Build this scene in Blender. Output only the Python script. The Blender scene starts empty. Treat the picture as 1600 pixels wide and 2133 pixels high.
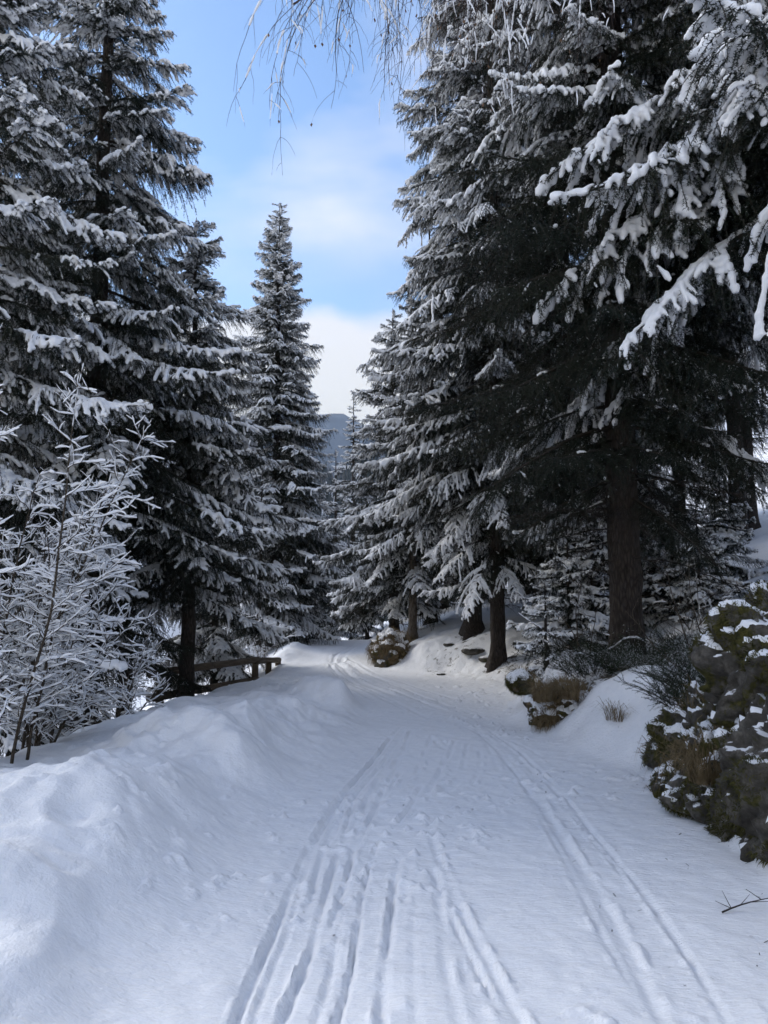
import bpy, math, random
import numpy as np
from mathutils import Vector, Matrix, noise as mnoise

rad = math.radians
scene = bpy.context.scene
C = bpy.data.collections.new('winter_path')
scene.collection.children.link(C)

# ------------------------------------------------------------------ camera
F = 1550.0                       # focal length in photo pixels (1600 x 2133)
PITCH = math.atan((1200 - 1066.5) / F)
EYE = np.array([0.0, 0.0, 1.65])
cd = bpy.data.cameras.new('camera')
cd.sensor_fit = 'VERTICAL'
cd.angle = 2 * math.atan(1066.5 / F)
cd.clip_start = 0.05
cd.clip_end = 6000
cam = bpy.data.objects.new('camera', cd)
cam.location = EYE
cam.rotation_euler = (math.pi / 2 + PITCH, 0, 0)
C.objects.link(cam)
scene.camera = cam

def at(px, py, Y):
    """world point at depth Y on the line of sight through a photo pixel"""
    cx = (px - 800) / F; cy = (1066.5 - py) / F
    d = np.array([cx, math.cos(PITCH) - cy * math.sin(PITCH), math.sin(PITCH) + cy * math.cos(PITCH)])
    return EYE + d * (Y / d[1])

# ------------------------------------------------------------------ light
SUN_EL, SUN_AZ = 34.0, 305.0     # azimuth clockwise from +Y (ahead); the light comes over the open valley, left and ahead
world = bpy.data.worlds.new('World'); scene.world = world
world.use_nodes = True
world.cycles.sampling_method = 'MANUAL'; world.cycles.sample_map_resolution = 512
nt = world.node_tree; nt.nodes.clear()
def N(t, nt_, **kw):
    n = nt_.nodes.new(t)
    for k, v in kw.items():
        setattr(n, k, v)
    return n
out = N('ShaderNodeOutputWorld', nt); bg = N('ShaderNodeBackground', nt)
bg.inputs['Strength'].default_value = 0.12
sky = N('ShaderNodeTexSky', nt); sky.sky_type = 'NISHITA'; sky.sun_disc = False
sky.sun_elevation = rad(SUN_EL); sky.sun_rotation = rad(SUN_AZ)
sky.air_density = 1.0; sky.dust_density = 0.4; sky.ozone_density = 2.2
tc = N('ShaderNodeTexCoord', nt)
# clouds: project the view direction on a layer overhead so that they flatten towards the horizon
sep = N('ShaderNodeSeparateXYZ', nt); nt.links.new(tc.outputs['Generated'], sep.inputs[0])
zc = N('ShaderNodeMath', nt, operation='MAXIMUM'); nt.links.new(sep.outputs['Z'], zc.inputs[0]); zc.inputs[1].default_value = 0.03
za = N('ShaderNodeMath', nt, operation='ADD'); nt.links.new(zc.outputs[0], za.inputs[0]); za.inputs[1].default_value = 0.12
dx = N('ShaderNodeMath', nt, operation='DIVIDE'); nt.links.new(sep.outputs['X'], dx.inputs[0]); nt.links.new(za.outputs[0], dx.inputs[1])
dy = N('ShaderNodeMath', nt, operation='DIVIDE'); nt.links.new(sep.outputs['Y'], dy.inputs[0]); nt.links.new(za.outputs[0], dy.inputs[1])
cmb = N('ShaderNodeCombineXYZ', nt); nt.links.new(dx.outputs[0], cmb.inputs[0]); nt.links.new(dy.outputs[0], cmb.inputs[1])
mp = N('ShaderNodeMapping', nt); nt.links.new(cmb.outputs[0], mp.inputs[0])
mp.inputs['Location'].default_value = (-0.88, -1.56, 0.0); mp.inputs['Scale'].default_value = (0.75, 0.95, 1)
n1 = N('ShaderNodeTexNoise', nt); nt.links.new(mp.outputs[0], n1.inputs['Vector'])
n1.inputs['Scale'].default_value = 1.15; n1.inputs['Detail'].default_value = 5; n1.inputs['Roughness'].default_value = 0.55
n1.inputs['Distortion'].default_value = 0.35
cr = N('ShaderNodeValToRGB', nt); nt.links.new(n1.outputs['Fac'], cr.inputs[0])
cr.color_ramp.elements[0].position = 0.40; cr.color_ramp.elements[0].color = (0, 0, 0, 1)
cr.color_ramp.elements[1].position = 0.63; cr.color_ramp.elements[1].color = (1, 1, 1, 1)
# a bank of cloud low over the horizon all round, with a wavy upper edge
n2 = N('ShaderNodeTexNoise', nt); nt.links.new(tc.outputs['Generated'], n2.inputs['Vector'])
n2.inputs['Scale'].default_value = 5.0; n2.inputs['Detail'].default_value = 5
zn = N('ShaderNodeMath', nt, operation='MULTIPLY_ADD'); nt.links.new(n2.outputs['Fac'], zn.inputs[0]); zn.inputs[1].default_value = -0.10
nt.links.new(sep.outputs['Z'], zn.inputs[2])
hb = N('ShaderNodeMapRange', nt, interpolation_type='SMOOTHSTEP'); nt.links.new(zn.outputs[0], hb.inputs['Value'])
hb.inputs['From Min'].default_value = 0.270; hb.inputs['From Max'].default_value = 0.300
hb.inputs['To Min'].default_value = 1.0; hb.inputs['To Max'].default_value = 0.0
cb = N('ShaderNodeMapRange', nt, interpolation_type='SMOOTHSTEP'); nt.links.new(zn.outputs[0], cb.inputs['Value'])   # a clear band of sky above the bank
cb.inputs['From Min'].default_value = 0.30; cb.inputs['From Max'].default_value = 0.43; cb.inputs['To Min'].default_value = 0.12; cb.inputs['To Max'].default_value = 1.0
cm = N('ShaderNodeMath', nt, operation='MULTIPLY'); nt.links.new(cr.outputs['Color'], cm.inputs[0]); nt.links.new(cb.outputs[0], cm.inputs[1])
mx = N('ShaderNodeMath', nt, operation='MAXIMUM'); nt.links.new(cm.outputs[0], mx.inputs[0]); nt.links.new(hb.outputs[0], mx.inputs[1])
ml = N('ShaderNodeMath', nt, operation='MULTIPLY'); nt.links.new(mx.outputs[0], ml.inputs[0]); ml.inputs[1].default_value = 0.90
# cloud colour: cream low down, cool white above
cl = N('ShaderNodeMapRange', nt); nt.links.new(sep.outputs['Z'], cl.inputs['Value'])
cl.inputs['From Min'].default_value = 0.18; cl.inputs['From Max'].default_value = 0.45
cmix = N('ShaderNodeMix', nt, data_type='RGBA'); nt.links.new(cl.outputs[0], cmix.inputs['Factor'])
CLOUD = 5.1
cmix.inputs['A'].default_value = (1.05 * CLOUD, 0.98 * CLOUD, 0.83 * CLOUD, 1)
cmix.inputs['B'].default_value = (0.94 * CLOUD, 0.95 * CLOUD, 1.05 * CLOUD, 1)
tint = N('ShaderNodeMix', nt, data_type='RGBA', blend_type='MULTIPLY'); tint.inputs['Factor'].default_value = 1.0
nt.links.new(sky.outputs[0], tint.inputs['A']); tint.inputs['B'].default_value = (0.84, 0.95, 1.04, 1)
smix = N('ShaderNodeMix', nt, data_type='RGBA'); nt.links.new(ml.outputs[0], smix.inputs['Factor'])
nt.links.new(tint.outputs['Result'], smix.inputs['A']); nt.links.new(cmix.outputs['Result'], smix.inputs['B'])
nt.links.new(smix.outputs['Result'], bg.inputs['Color']); nt.links.new(bg.outputs[0], out.inputs[0])

sd = bpy.data.lights.new('sun', 'SUN'); sd.energy = 1.5; sd.angle = rad(25); sd.color = (1.0, 0.95, 0.87)
so = bpy.data.objects.new('sun', sd); C.objects.link(so)
az, el = rad(SUN_AZ), rad(SUN_EL)
to_sun = Vector((math.sin(az) * math.cos(el), math.cos(az) * math.cos(el), math.sin(el)))
so.rotation_euler = to_sun.to_track_quat('Z', 'Y').to_euler()

vs = scene.view_settings
vs.view_transform = 'Standard'; vs.look = 'None'; vs.gamma = 1.0; vs.use_curve_mapping = False
vs.exposure = 0.95
scene.render.engine = 'CYCLES'
scene.cycles.max_bounces = 3; scene.cycles.diffuse_bounces = 2; scene.cycles.glossy_bounces = 1
scene.cycles.transmission_bounces = 1; scene.cycles.transparent_max_bounces = 4
scene.cycles.use_denoising = True
scene.cycles.denoiser = 'OPENIMAGEDENOISE'; scene.cycles.denoising_input_passes = 'RGB_ALBEDO_NORMAL'; scene.cycles.denoising_prefilter = 'ACCURATE'
scene.cycles.use_adaptive_sampling = True; scene.cycles.debug_use_spatial_splits = True; scene.cycles.adaptive_threshold = 0.03; scene.cycles.adaptive_min_samples = 16

# ------------------------------------------------------------------ materials
MATS = {}
def mat(name):
    m = bpy.data.materials.new(name); m.use_nodes = True
    t = m.node_tree; b = t.nodes['Principled BSDF']
    MATS[name] = m
    return m, t, b
def coords(t, kind='Object'):
    return N('ShaderNodeTexCoord', t).outputs[kind]
def noise(t, vec, scale, detail=4, rough=0.55):
    n = N('ShaderNodeTexNoise', t); t.links.new(vec, n.inputs['Vector'])
    n.inputs['Scale'].default_value = scale; n.inputs['Detail'].default_value = detail; n.inputs['Roughness'].default_value = rough
    return n.outputs['Fac']
def ramp(t, fac, stops):
    r = N('ShaderNodeValToRGB', t); t.links.new(fac, r.inputs[0])
    el_ = r.color_ramp.elements
    while len(el_) < len(stops): el_.new(0.5)
    for e, (p, c) in zip(el_, stops):
        e.position = p; e.color = (c[0], c[1], c[2], 1)
    return r.outputs['Color']
def bump(t, b, fac, strength, dist):
    n = N('ShaderNodeBump', t); n.inputs['Strength'].default_value = strength; n.inputs['Distance'].default_value = dist
    t.links.new(fac, n.inputs['Height'])
    t.links.new(n.outputs[0], b.inputs['Normal'])
    return n

def snow_mat(name, fine=True):
    m, t, b = mat(name)
    co = N('ShaderNodeNewGeometry', t).outputs['Position'] if fine else coords(t)
    a = noise(t, co, 9 if fine else 14, 6, 0.65)
    t.links.new(ramp(t, a, [(0.3, (0.80, 0.81, 0.835)), (0.7, (0.87, 0.875, 0.885))]), b.inputs['Base Color'])
    b.inputs['Roughness'].default_value = 0.75
    b.inputs['Specular IOR Level'].default_value = 0.25
    return m, t, b, co
m, t, b, co = snow_mat('snow_ground')
f1 = noise(t, co, 60, 3, 0.6); f2 = noise(t, co, 14, 5, 0.6)
ad = N('ShaderNodeMath', t, operation='MULTIPLY_ADD'); t.links.new(f2, ad.inputs[0]); ad.inputs[1].default_value = 2.2; t.links.new(f1, ad.inputs[2])
bump(t, b, ad.outputs[0], 0.5, 0.012)
m, t, b, co = snow_mat('snow_path')
mpn = N('ShaderNodeMapping', t); t.links.new(co, mpn.inputs[0]); mpn.inputs['Scale'].default_value = (0.55, 1.25, 1)
mpn.inputs['Rotation'].default_value = (0, 0, 0.12)
f1 = noise(t, mpn.outputs[0], 42, 3, 0.6); f2 = noise(t, mpn.outputs[0], 11, 4, 0.6)
ad = N('ShaderNodeMath', t, operation='MULTIPLY_ADD'); t.links.new(f2, ad.inputs[0]); ad.inputs[1].default_value = 1.6; t.links.new(f1, ad.inputs[2])
bump(t, b, ad.outputs[0], 0.6, 0.014)
# forest floor: snow thinned out to litter under the trees (attribute litter)
m, t, b, co = snow_mat('snow_forest')
base = b.inputs['Base Color'].links[0].from_socket
at_ = N('ShaderNodeAttribute', t); at_.attribute_name = 'litter'
n3 = noise(t, co, 7.0, 8, 0.75)
ad = N('ShaderNodeMath', t, operation='ADD'); t.links.new(n3, ad.inputs[0]); t.links.new(at_.outputs['Fac'], ad.inputs[1])
mr = N('ShaderNodeMapRange', t, interpolation_type='SMOOTHSTEP'); t.links.new(ad.outputs[0], mr.inputs['Value'])
mr.inputs['From Min'].default_value = 0.98; mr.inputs['From Max'].default_value = 1.12
mxn = N('ShaderNodeMix', t, data_type='RGBA'); t.links.new(mr.outputs[0], mxn.inputs['Factor']); t.links.new(base, mxn.inputs['A'])
t.links.new(ramp(t, noise(t, co, 25, 4), [(0.3, (0.045, 0.035, 0.022)), (0.7, (0.10, 0.08, 0.05))]), mxn.inputs['B'])
t.links.new(mxn.outputs['Result'], b.inputs['Base Color'])
f1 = noise(t, co, 40, 4, 0.6); f2 = noise(t, co, 10, 5, 0.6)
ad = N('ShaderNodeMath', t, operation='MULTIPLY_ADD'); t.links.new(f2, ad.inputs[0]); ad.inputs[1].default_value = 2.2; t.links.new(f1, ad.inputs[2])
bump(t, b, ad.outputs[0], 0.6, 0.014)
m, t, b, co = snow_mat('snow_cap', False)
b.inputs['Roughness'].default_value = 0.85
bump(t, b, noise(t, co, 55, 4, 0.65), 0.5, 0.012)

m, t, b = mat('needles')
oi = N('ShaderNodeObjectInfo', t)
co = coords(t)
rn = noise(t, co, 6, 3)
ad = N('ShaderNodeMath', t, operation='MULTIPLY_ADD'); t.links.new(oi.outputs['Random'], ad.inputs[0]); ad.inputs[1].default_value = 0.35; t.links.new(rn, ad.inputs[2])
t.links.new(ramp(t, ad.outputs[0], [(0.35, (0.005, 0.011, 0.007)), (0.6, (0.008, 0.015, 0.009)), (0.95, (0.017, 0.022, 0.011))]), b.inputs['Base Color'])
b.inputs['Roughness'].default_value = 0.6; b.inputs['Specular IOR Level'].default_value = 0.25

m, t, b = mat('twig_bark')
b.inputs['Base Color'].default_value = (0.028, 0.021, 0.016, 1); b.inputs['Roughness'].default_value = 0.9
m, t, b = mat('lichen')
b.inputs['Base Color'].default_value = (0.055, 0.058, 0.042, 1); b.inputs['Roughness'].default_value = 0.95

def bark(name, c0, c1, sc=(9, 9, 2.2)):
    m, t, b = mat(name)
    mpn = N('ShaderNodeMapping', t); t.links.new(coords(t), mpn.inputs[0]); mpn.inputs['Scale'].default_value = sc
    v = N('ShaderNodeTexVoronoi', t); t.links.new(mpn.outputs[0], v.inputs['Vector']); v.inputs['Scale'].default_value = 3.0
    v.feature = 'DISTANCE_TO_EDGE'
    n_ = noise(t, mpn.outputs[0], 2.5, 6, 0.7)
    mm = N('ShaderNodeMath', t, operation='MULTIPLY_ADD'); t.links.new(v.outputs['Distance'], mm.inputs[0]); mm.inputs[1].default_value = 1.4; t.links.new(n_, mm.inputs[2])
    t.links.new(ramp(t, mm.outputs[0], [(0.35, c0), (0.95, c1)]), b.inputs['Base Color'])
    b.inputs['Roughness'].default_value = 0.9; b.inputs['Specular IOR Level'].default_value = 0.2
    bump(t, b, mm.outputs[0], 0.9, 0.03)
bark('spruce_bark', (0.014, 0.011, 0.009), (0.062, 0.050, 0.042))
bark('pale_bark', (0.07, 0.055, 0.042), (0.22, 0.185, 0.15))
bark('shrub_bark', (0.05, 0.04, 0.03), (0.13, 0.105, 0.08), (30, 30, 8))
bark('birch_twig_bark', (0.05, 0.035, 0.030), (0.11, 0.08, 0.07), (30, 30, 8))
bark('birch_bark', (0.12, 0.11, 0.10), (0.55, 0.53, 0.50), (3, 3, 9))

m, t, b = mat('fence_wood')
mpn = N('ShaderNodeMapping', t); t.links.new(coords(t), mpn.inputs[0]); mpn.inputs['Scale'].default_value = (2, 24, 24)
n_ = noise(t, mpn.outputs[0], 2.0, 6, 0.7)
t.links.new(ramp(t, n_, [(0.3, (0.035, 0.026, 0.018)), (0.7, (0.16, 0.12, 0.08))]), b.inputs['Base Color'])
b.inputs['Roughness'].default_value = 0.85
bump(t, b, n_, 0.6, 0.01)

def rock_mat(name, moss_amt, snow_lo, brown=0.0):
    m, t, b = mat(name)
    geo = N('ShaderNodeNewGeometry', t); co = geo.outputs['Position']
    n_ = noise(t, co, 9, 8, 0.7)
    rockc = ramp(t, n_, [(0.28, (0.018, 0.016, 0.014)), (0.5, (0.075, 0.068, 0.058)), (0.72, (0.19, 0.175, 0.15))])
    mossc = ramp(t, noise(t, co, 30, 5), [(0.3, (0.016, 0.018, 0.006)), (0.7, (0.095, 0.085, 0.022))])
    mm = N('ShaderNodeMapRange', t, interpolation_type='SMOOTHSTEP'); t.links.new(noise(t, co, 4.2, 6, 0.65), mm.inputs['Value'])
    mm.inputs['From Min'].default_value = 0.56 - moss_amt; mm.inputs['From Max'].default_value = 0.62 - moss_amt
    a = N('ShaderNodeMix', t, data_type='RGBA'); t.links.new(mm.outputs[0], a.inputs['Factor']); t.links.new(rockc, a.inputs['A']); t.links.new(mossc, a.inputs['B'])
    if brown:
        bb = N('ShaderNodeMapRange', t, interpolation_type='SMOOTHSTEP'); t.links.new(noise(t, co, 5.5, 5, 0.6), bb.inputs['Value'])
        bb.inputs['From Min'].default_value = 0.56 - brown; bb.inputs['From Max'].default_value = 0.66 - brown
        a2 = N('ShaderNodeMix', t, data_type='RGBA'); t.links.new(bb.outputs[0], a2.inputs['Factor']); t.links.new(a.outputs['Result'], a2.inputs['A'])
        a2.inputs['B'].default_value = (0.12, 0.085, 0.045, 1); a = a2
    # snow lying on whatever faces up
    sp = N('ShaderNodeSeparateXYZ', t); t.links.new(geo.outputs['Normal'], sp.inputs[0])
    sn = N('ShaderNodeMath', t, operation='MULTIPLY_ADD'); t.links.new(noise(t, co, 16, 7, 0.75), sn.inputs[0]); sn.inputs[1].default_value = 0.95; t.links.new(sp.outputs['Z'], sn.inputs[2])
    sm = N('ShaderNodeMapRange', t, interpolation_type='SMOOTHSTEP'); t.links.new(sn.outputs[0], sm.inputs['Value'])
    sm.inputs['From Min'].default_value = snow_lo; sm.inputs['From Max'].default_value = snow_lo + 0.12
    a3 = N('ShaderNodeMix', t, data_type='RGBA'); t.links.new(sm.outputs[0], a3.inputs['Factor']); t.links.new(a.outputs['Result'], a3.inputs['A'])
    a3.inputs['B'].default_value = (0.82, 0.83, 0.85, 1)
    t.links.new(a3.outputs['Result'], b.inputs['Base Color'])
    b.inputs['Roughness'].default_value = 0.9; b.inputs['Specular IOR Level'].default_value = 0.2
    bump(t, b, noise(t, co, 38, 6, 0.75), 0.9, 0.02)
rock_mat('mossy_rock', 0.05, 1.16)
rock_mat('bare_rock', 0.0, 1.22)
rock_mat('earth_bank', 0.04, 1.10, 0.10)
def flat(name, c0, c1, sc=12):
    m, t, b = mat(name)
    t.links.new(ramp(t, noise(t, coords(t), sc, 4), [(0.3, c0), (0.7, c1)]), b.inputs['Base Color'])
    b.inputs['Roughness'].default_value = 0.8; b.inputs['Specular IOR Level'].default_value = 0.2
flat('dry_grass', (0.10, 0.07, 0.035), (0.24, 0.18, 0.10))
flat('moss_blades', (0.024, 0.026, 0.008), (0.105, 0.095, 0.026))
flat('heather', (0.012, 0.024, 0.012), (0.035, 0.055, 0.024))
flat('dry_leaf', (0.08, 0.05, 0.03), (0.17, 0.10, 0.06), 30)
flat('far_conifer', (0.03, 0.04, 0.04), (0.06, 0.07, 0.065), 0.3)
flat('far_bare_wood', (0.10, 0.09, 0.085), (0.19, 0.175, 0.17), 0.3)
m, t, b = mat('far_hill')
co = N('ShaderNodeNewGeometry', t).outputs['Position']
t.links.new(ramp(t, noise(t, co, 0.012, 9, 0.7), [(0.42, (0.03, 0.035, 0.045)), (0.58, (0.07, 0.08, 0.10)), (0.74, (0.30, 0.32, 0.36))]), b.inputs['Base Color'])
b.inputs['Roughness'].default_value = 0.95

# ------------------------------------------------------------------ mesh helpers
class MB:
    """collects vertices and faces of one mesh"""
    def __init__(self):
        self.V = []; self.n = 0; self.F = []      # F: (array k x n, material, smooth)
    def add(self, V, Fc, m=0, smooth=True):
        V = np.asarray(V, dtype=np.float64).reshape(-1, 3)
        Fc = np.asarray(Fc, dtype=np.int64)
        if len(V) == 0 or len(Fc) == 0: return
        self.V.append(V); self.F.append((Fc + self.n, m, smooth)); self.n += len(V)
    def tube(self, P, R, sides=5, m=0, caps=True, smooth=True):
        P = np.asarray(P, float); R = np.asarray(R, float); k = len(P)
        T = np.gradient(P, axis=0); T /= np.linalg.norm(T, axis=1)[:, None] + 1e-9
        ref = np.array([0.0, 0.0, 1.0]) if abs(T[:, 2]).mean() < 0.8 else np.array([1.0, 0.0, 0.0])
        A = np.cross(T, ref); A /= np.linalg.norm(A, axis=1)[:, None] + 1e-9
        B = np.cross(A, T)
        th = np.arange(sides) * 2 * math.pi / sides
        ring = A[:, None, :] * np.cos(th)[None, :, None] + B[:, None, :] * np.sin(th)[None, :, None]
        V = P[:, None, :] + ring * R[:, None, None]
        i = np.arange(k - 1)[:, None]; j = np.arange(sides)[None, :]
        a = i * sides + j; b_ = i * sides + (j + 1) % sides
        Q = np.stack([a, b_, b_ + sides, a + sides], -1).reshape(-1, 4)
        V = V.reshape(-1, 3)
        self.add(V, Q, m, smooth)
        if caps:
            self.add(V[:sides], [list(range(sides))[::-1]], m, False)
            self.add(V[-sides:], [list(range(sides))], m, False)
    def mesh(self, name, mats):
        me = bpy.data.meshes.new(name)
        if self.n == 0: return me
        V = np.concatenate(self.V)
        starts = []; loops = []; mi = []; sm = []; pos = 0
        for Fc, m_, s_ in self.F:
            k, n = Fc.shape
            starts.append(pos + np.arange(k) * n); loops.append(Fc.ravel()); pos += k * n
            mi.append(np.full(k, m_)); sm.append(np.full(k, s_))
        starts = np.concatenate(starts); loops = np.concatenate(loops)
        me.vertices.add(len(V)); me.vertices.foreach_set('co', V.ravel())
        me.loops.add(len(loops)); me.loops.foreach_set('vertex_index', loops.astype(np.int32))
        me.polygons.add(len(starts)); me.polygons.foreach_set('loop_start', starts.astype(np.int32))
        me.polygons.foreach_set('material_index', np.concatenate(mi).astype(np.int32))
        me.polygons.foreach_set('use_smooth', np.concatenate(sm))
        for mm in mats: me.materials.append(MATS[mm])
        me.update(calc_edges=True)
        return me
def obj(name, me, parent=None, loc=(0, 0, 0), rot=(0, 0, 0), scale=(1, 1, 1)):
    o = bpy.data.objects.new(name, me); C.objects.link(o)
    o.parent = parent; o.location = loc; o.rotation_euler = rot; o.scale = scale
    return o
def tag(o, label, cat, group=None):
    o['label'] = label; o['category'] = cat
    if group: o['group'] = group
    return o
def thing(name, label, cat, loc=(0, 0, 0), group=None, rz=0.0):
    return tag(obj(name, None, None, loc, (0, 0, rz)), label, cat, group)

def hash2(ix, iy, seed):
    h = (ix.astype(np.int64) * 374761393 + iy.astype(np.int64) * 668265263 + seed * 974634777) & 0xFFFFFFFF
    h = ((h ^ (h >> 13)) * 1274126177) & 0xFFFFFFFF
    return ((h ^ (h >> 16)) & 0xFFFFFF) / float(0xFFFFFF)
def vnoise(x, y, seed=0):
    x0 = np.floor(x); y0 = np.floor(y); fx = x - x0; fy = y - y0
    fx = fx * fx * fx * (fx * (fx * 6 - 15) + 10); fy = fy * fy * fy * (fy * (fy * 6 - 15) + 10)
    a = hash2(x0, y0, seed); b_ = hash2(x0 + 1, y0, seed); c = hash2(x0, y0 + 1, seed); d = hash2(x0 + 1, y0 + 1, seed)
    return (a * (1 - fx) + b_ * fx) * (1 - fy) + (c * (1 - fx) + d * fx) * fy - 0.5
def fbm(x, y, seed=0, octv=4, rough=0.5):
    s = np.zeros(np.broadcast(x, y).shape); a = 1.0
    for k in range(octv):
        s = s + a * vnoise(x * 2 ** k + 13.7 * k, y * 2 ** k - 7.1 * k, seed + k); a *= rough
    return s
def sstep(a, b_, x):
    t_ = np.clip((x - a) / (b_ - a), 0, 1); return t_ * t_ * (3 - 2 * t_)

# ------------------------------------------------------------------ terrain
YK = [-6, 0, 2.7, 4.4, 6, 7.5, 9, 10.5, 12, 14, 16, 17, 22, 28, 36, 60]
XL = [-1.0, -1.0, -0.95, -0.85, -0.70, -0.45, -0.15, -0.15, -0.35, -0.75, -1.45, -1.75, -2.15, -2.1, -3.0, -9]
XR = [2.0, 2.05, 2.10, 2.18, 2.30, 2.15, 1.80, 1.75, 1.86, 1.9, 1.1, 0.0, -0.30, -0.55, -1.2, -6.5]
XE = [-3.6, -3.4, -3.3, -3.15, -3.0, -2.9, -2.8, -2.75, -2.65, -2.45, -2.15, -2.15, -2.8, -3.3, -4.4, -11]
H1 = [1.3, 1.35, 1.35, 1.30, 1.00, 0.55, 0.55, 0.45, 0.16, 0.05, 0.12, 0.42, 0.55, 0.5, 0.4, 0.3]
SL = [0.30, 0.30, 0.30, 0.30, 0.30, 0.30, 0.28, 0.30, 0.40, 0.40, 0.34, 0.30, 0.30, 0.30, 0.30, 0.25]
def smooth_interp(y, K):
    return (np.interp(y - 0.35, YK, K) + np.interp(y, YK, K) + np.interp(y + 0.35, YK, K)) / 3
def road_z(y):
    return -0.03 * (np.minimum(np.maximum(y, -6), 29) - 2) - 0.10 * np.maximum(y - 29, 0) + 0.06 * np.maximum(y - 90, 0)
MOUNDS = [(-1.75, 6.9, 0.34, 0.50, 0.60), (-1.22, 6.45, 0.24, 0.28, 0.34), (-1.45, 7.6, 0.10, 0.2, 0.4), (-0.90, 11.3, 0.46, 0.34, 0.6), (-0.60, 10.8, 0.26, 0.20, 0.4), (-0.75, 12.0, 0.16, 0.2, 0.4), (2.2, 8.65, 0.12, 0.22, 0.18), (2.0, 9.9, 0.14, 0.3, 0.25),
          (-2.0, 4.6, 0.22, 0.8, 0.7), (-2.5, 9.5, 0.08, 0.9, 1.2), (-1.5, 9.0, 0.12, 0.5, 0.7),
          (2.75, 8.2, 0.30, 0.55, 0.55), (2.45, 10.4, 0.35, 0.5, 0.8), (-2.6, 20.5, 0.22, 0.5, 1.0), (-2.75, 23.5, 0.22, 0.4, 1.0)]
def height(x, y, detail=True):
    xl = smooth_interp(y, XL); xr = smooth_interp(y, XR); xe = smooth_interp(y, XE); h1 = smooth_interp(y, H1); sl = smooth_interp(y, SL)
    z = road_z(y) + 0 * x
    dl = xl - x; dr = x - xr
    wob = 0.10 * fbm(x * 1.3, y * 1.3, 5, 3)
    # snow thrown up on the valley side
    berm = np.interp(y, [0, 8, 11, 14, 18, 30], [.30, .28, .14, .03, .04, .10]) * sstep(-0.05, 1.0, dl + wob)
    z = z + berm
    de = np.minimum(xe - x + wob * 2, 200)
    drop = np.where(de > 0, 0.62 * np.sqrt(de * de + 0.16) - 0.248, 0)
    z = z - np.minimum(drop, 7 + 0.02 * de) + 0.30 * np.maximum(de - 45, 0)
    # hill side
    dd = np.maximum(dr + wob * 1.5, 0)
    steep = np.interp(y, [-6, 6, 8, 10, 13, 16, 17.3, 40], [0.55, 0.6, 0.95, 0.8, 0.9, 1.0, 1.0, 0.9])
    z = z + h1 * sstep(0.0, 1.0, dd / steep) + sl * np.maximum(dd - steep * 0.5, 0) + 0.006 * np.clip(dd - 6, 0, 40) ** 2 * (y < 1000)
    for mx_, my_, mh, sx, sy in MOUNDS:
        z = z + mh * np.exp(-((x - mx_) / sx) ** 2 - ((y - my_) / sy) ** 2)
    rdg = 1 - 2 * np.abs(fbm(x * 1.1 + 3, y * 0.8, 91, 3)); lum = fbm(x * 2.6, y * 2.0, 95, 3)
    z = z + sstep(0.1, 0.9, dl) * sstep(0.0, 0.7, -de) * (y < 18) * (0.15 * (rdg - .7) + 0.09 * np.maximum(lum, 0) + 0.05 * np.abs(fbm(x * 5, y * 4, 97, 3)))
    off = sstep(-0.1, 0.8, np.maximum(dl, dr))
    z = z + off * (0.16 * np.where(x < 0, .6, 1) * fbm(x * 0.55, y * 0.55, 1, 4) + 0.075 * fbm(x * 2.3, y * 2.3, 9, 3))
    z = z + 0.05 * fbm(x * 0.8, y * 0.5, 3, 2)
    far = sstep(60, 400, np.hypot(x, y))
    z = z + far * (30 * fbm(x * 0.006, y * 0.006, 21, 4)) + np.clip(y - 180, 0, 260) * 0.36 * sstep(150, 330, y) - 0.1 * np.maximum(y - 460, 0)
    if detail:
        cr_ = fbm(x * 11, y * 11, 81, 3); pt_ = fbm(x * .9, y * .9, 83, 2)
        z = z + 0.10 * np.maximum(cr_ - 0.30, 0) * sstep(-.1, .25, pt_) * (y < 14)
        z = z + 0.008 * fbm(x * 9, y * 9, 31, 3) + 0.004 * (1 - off) * fbm(x * 14, y * 30, 37, 2)
    return z
def hz(x, y):
    return float(height(np.array([float(x)]), np.array([float(y)]), False)[0])

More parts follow.
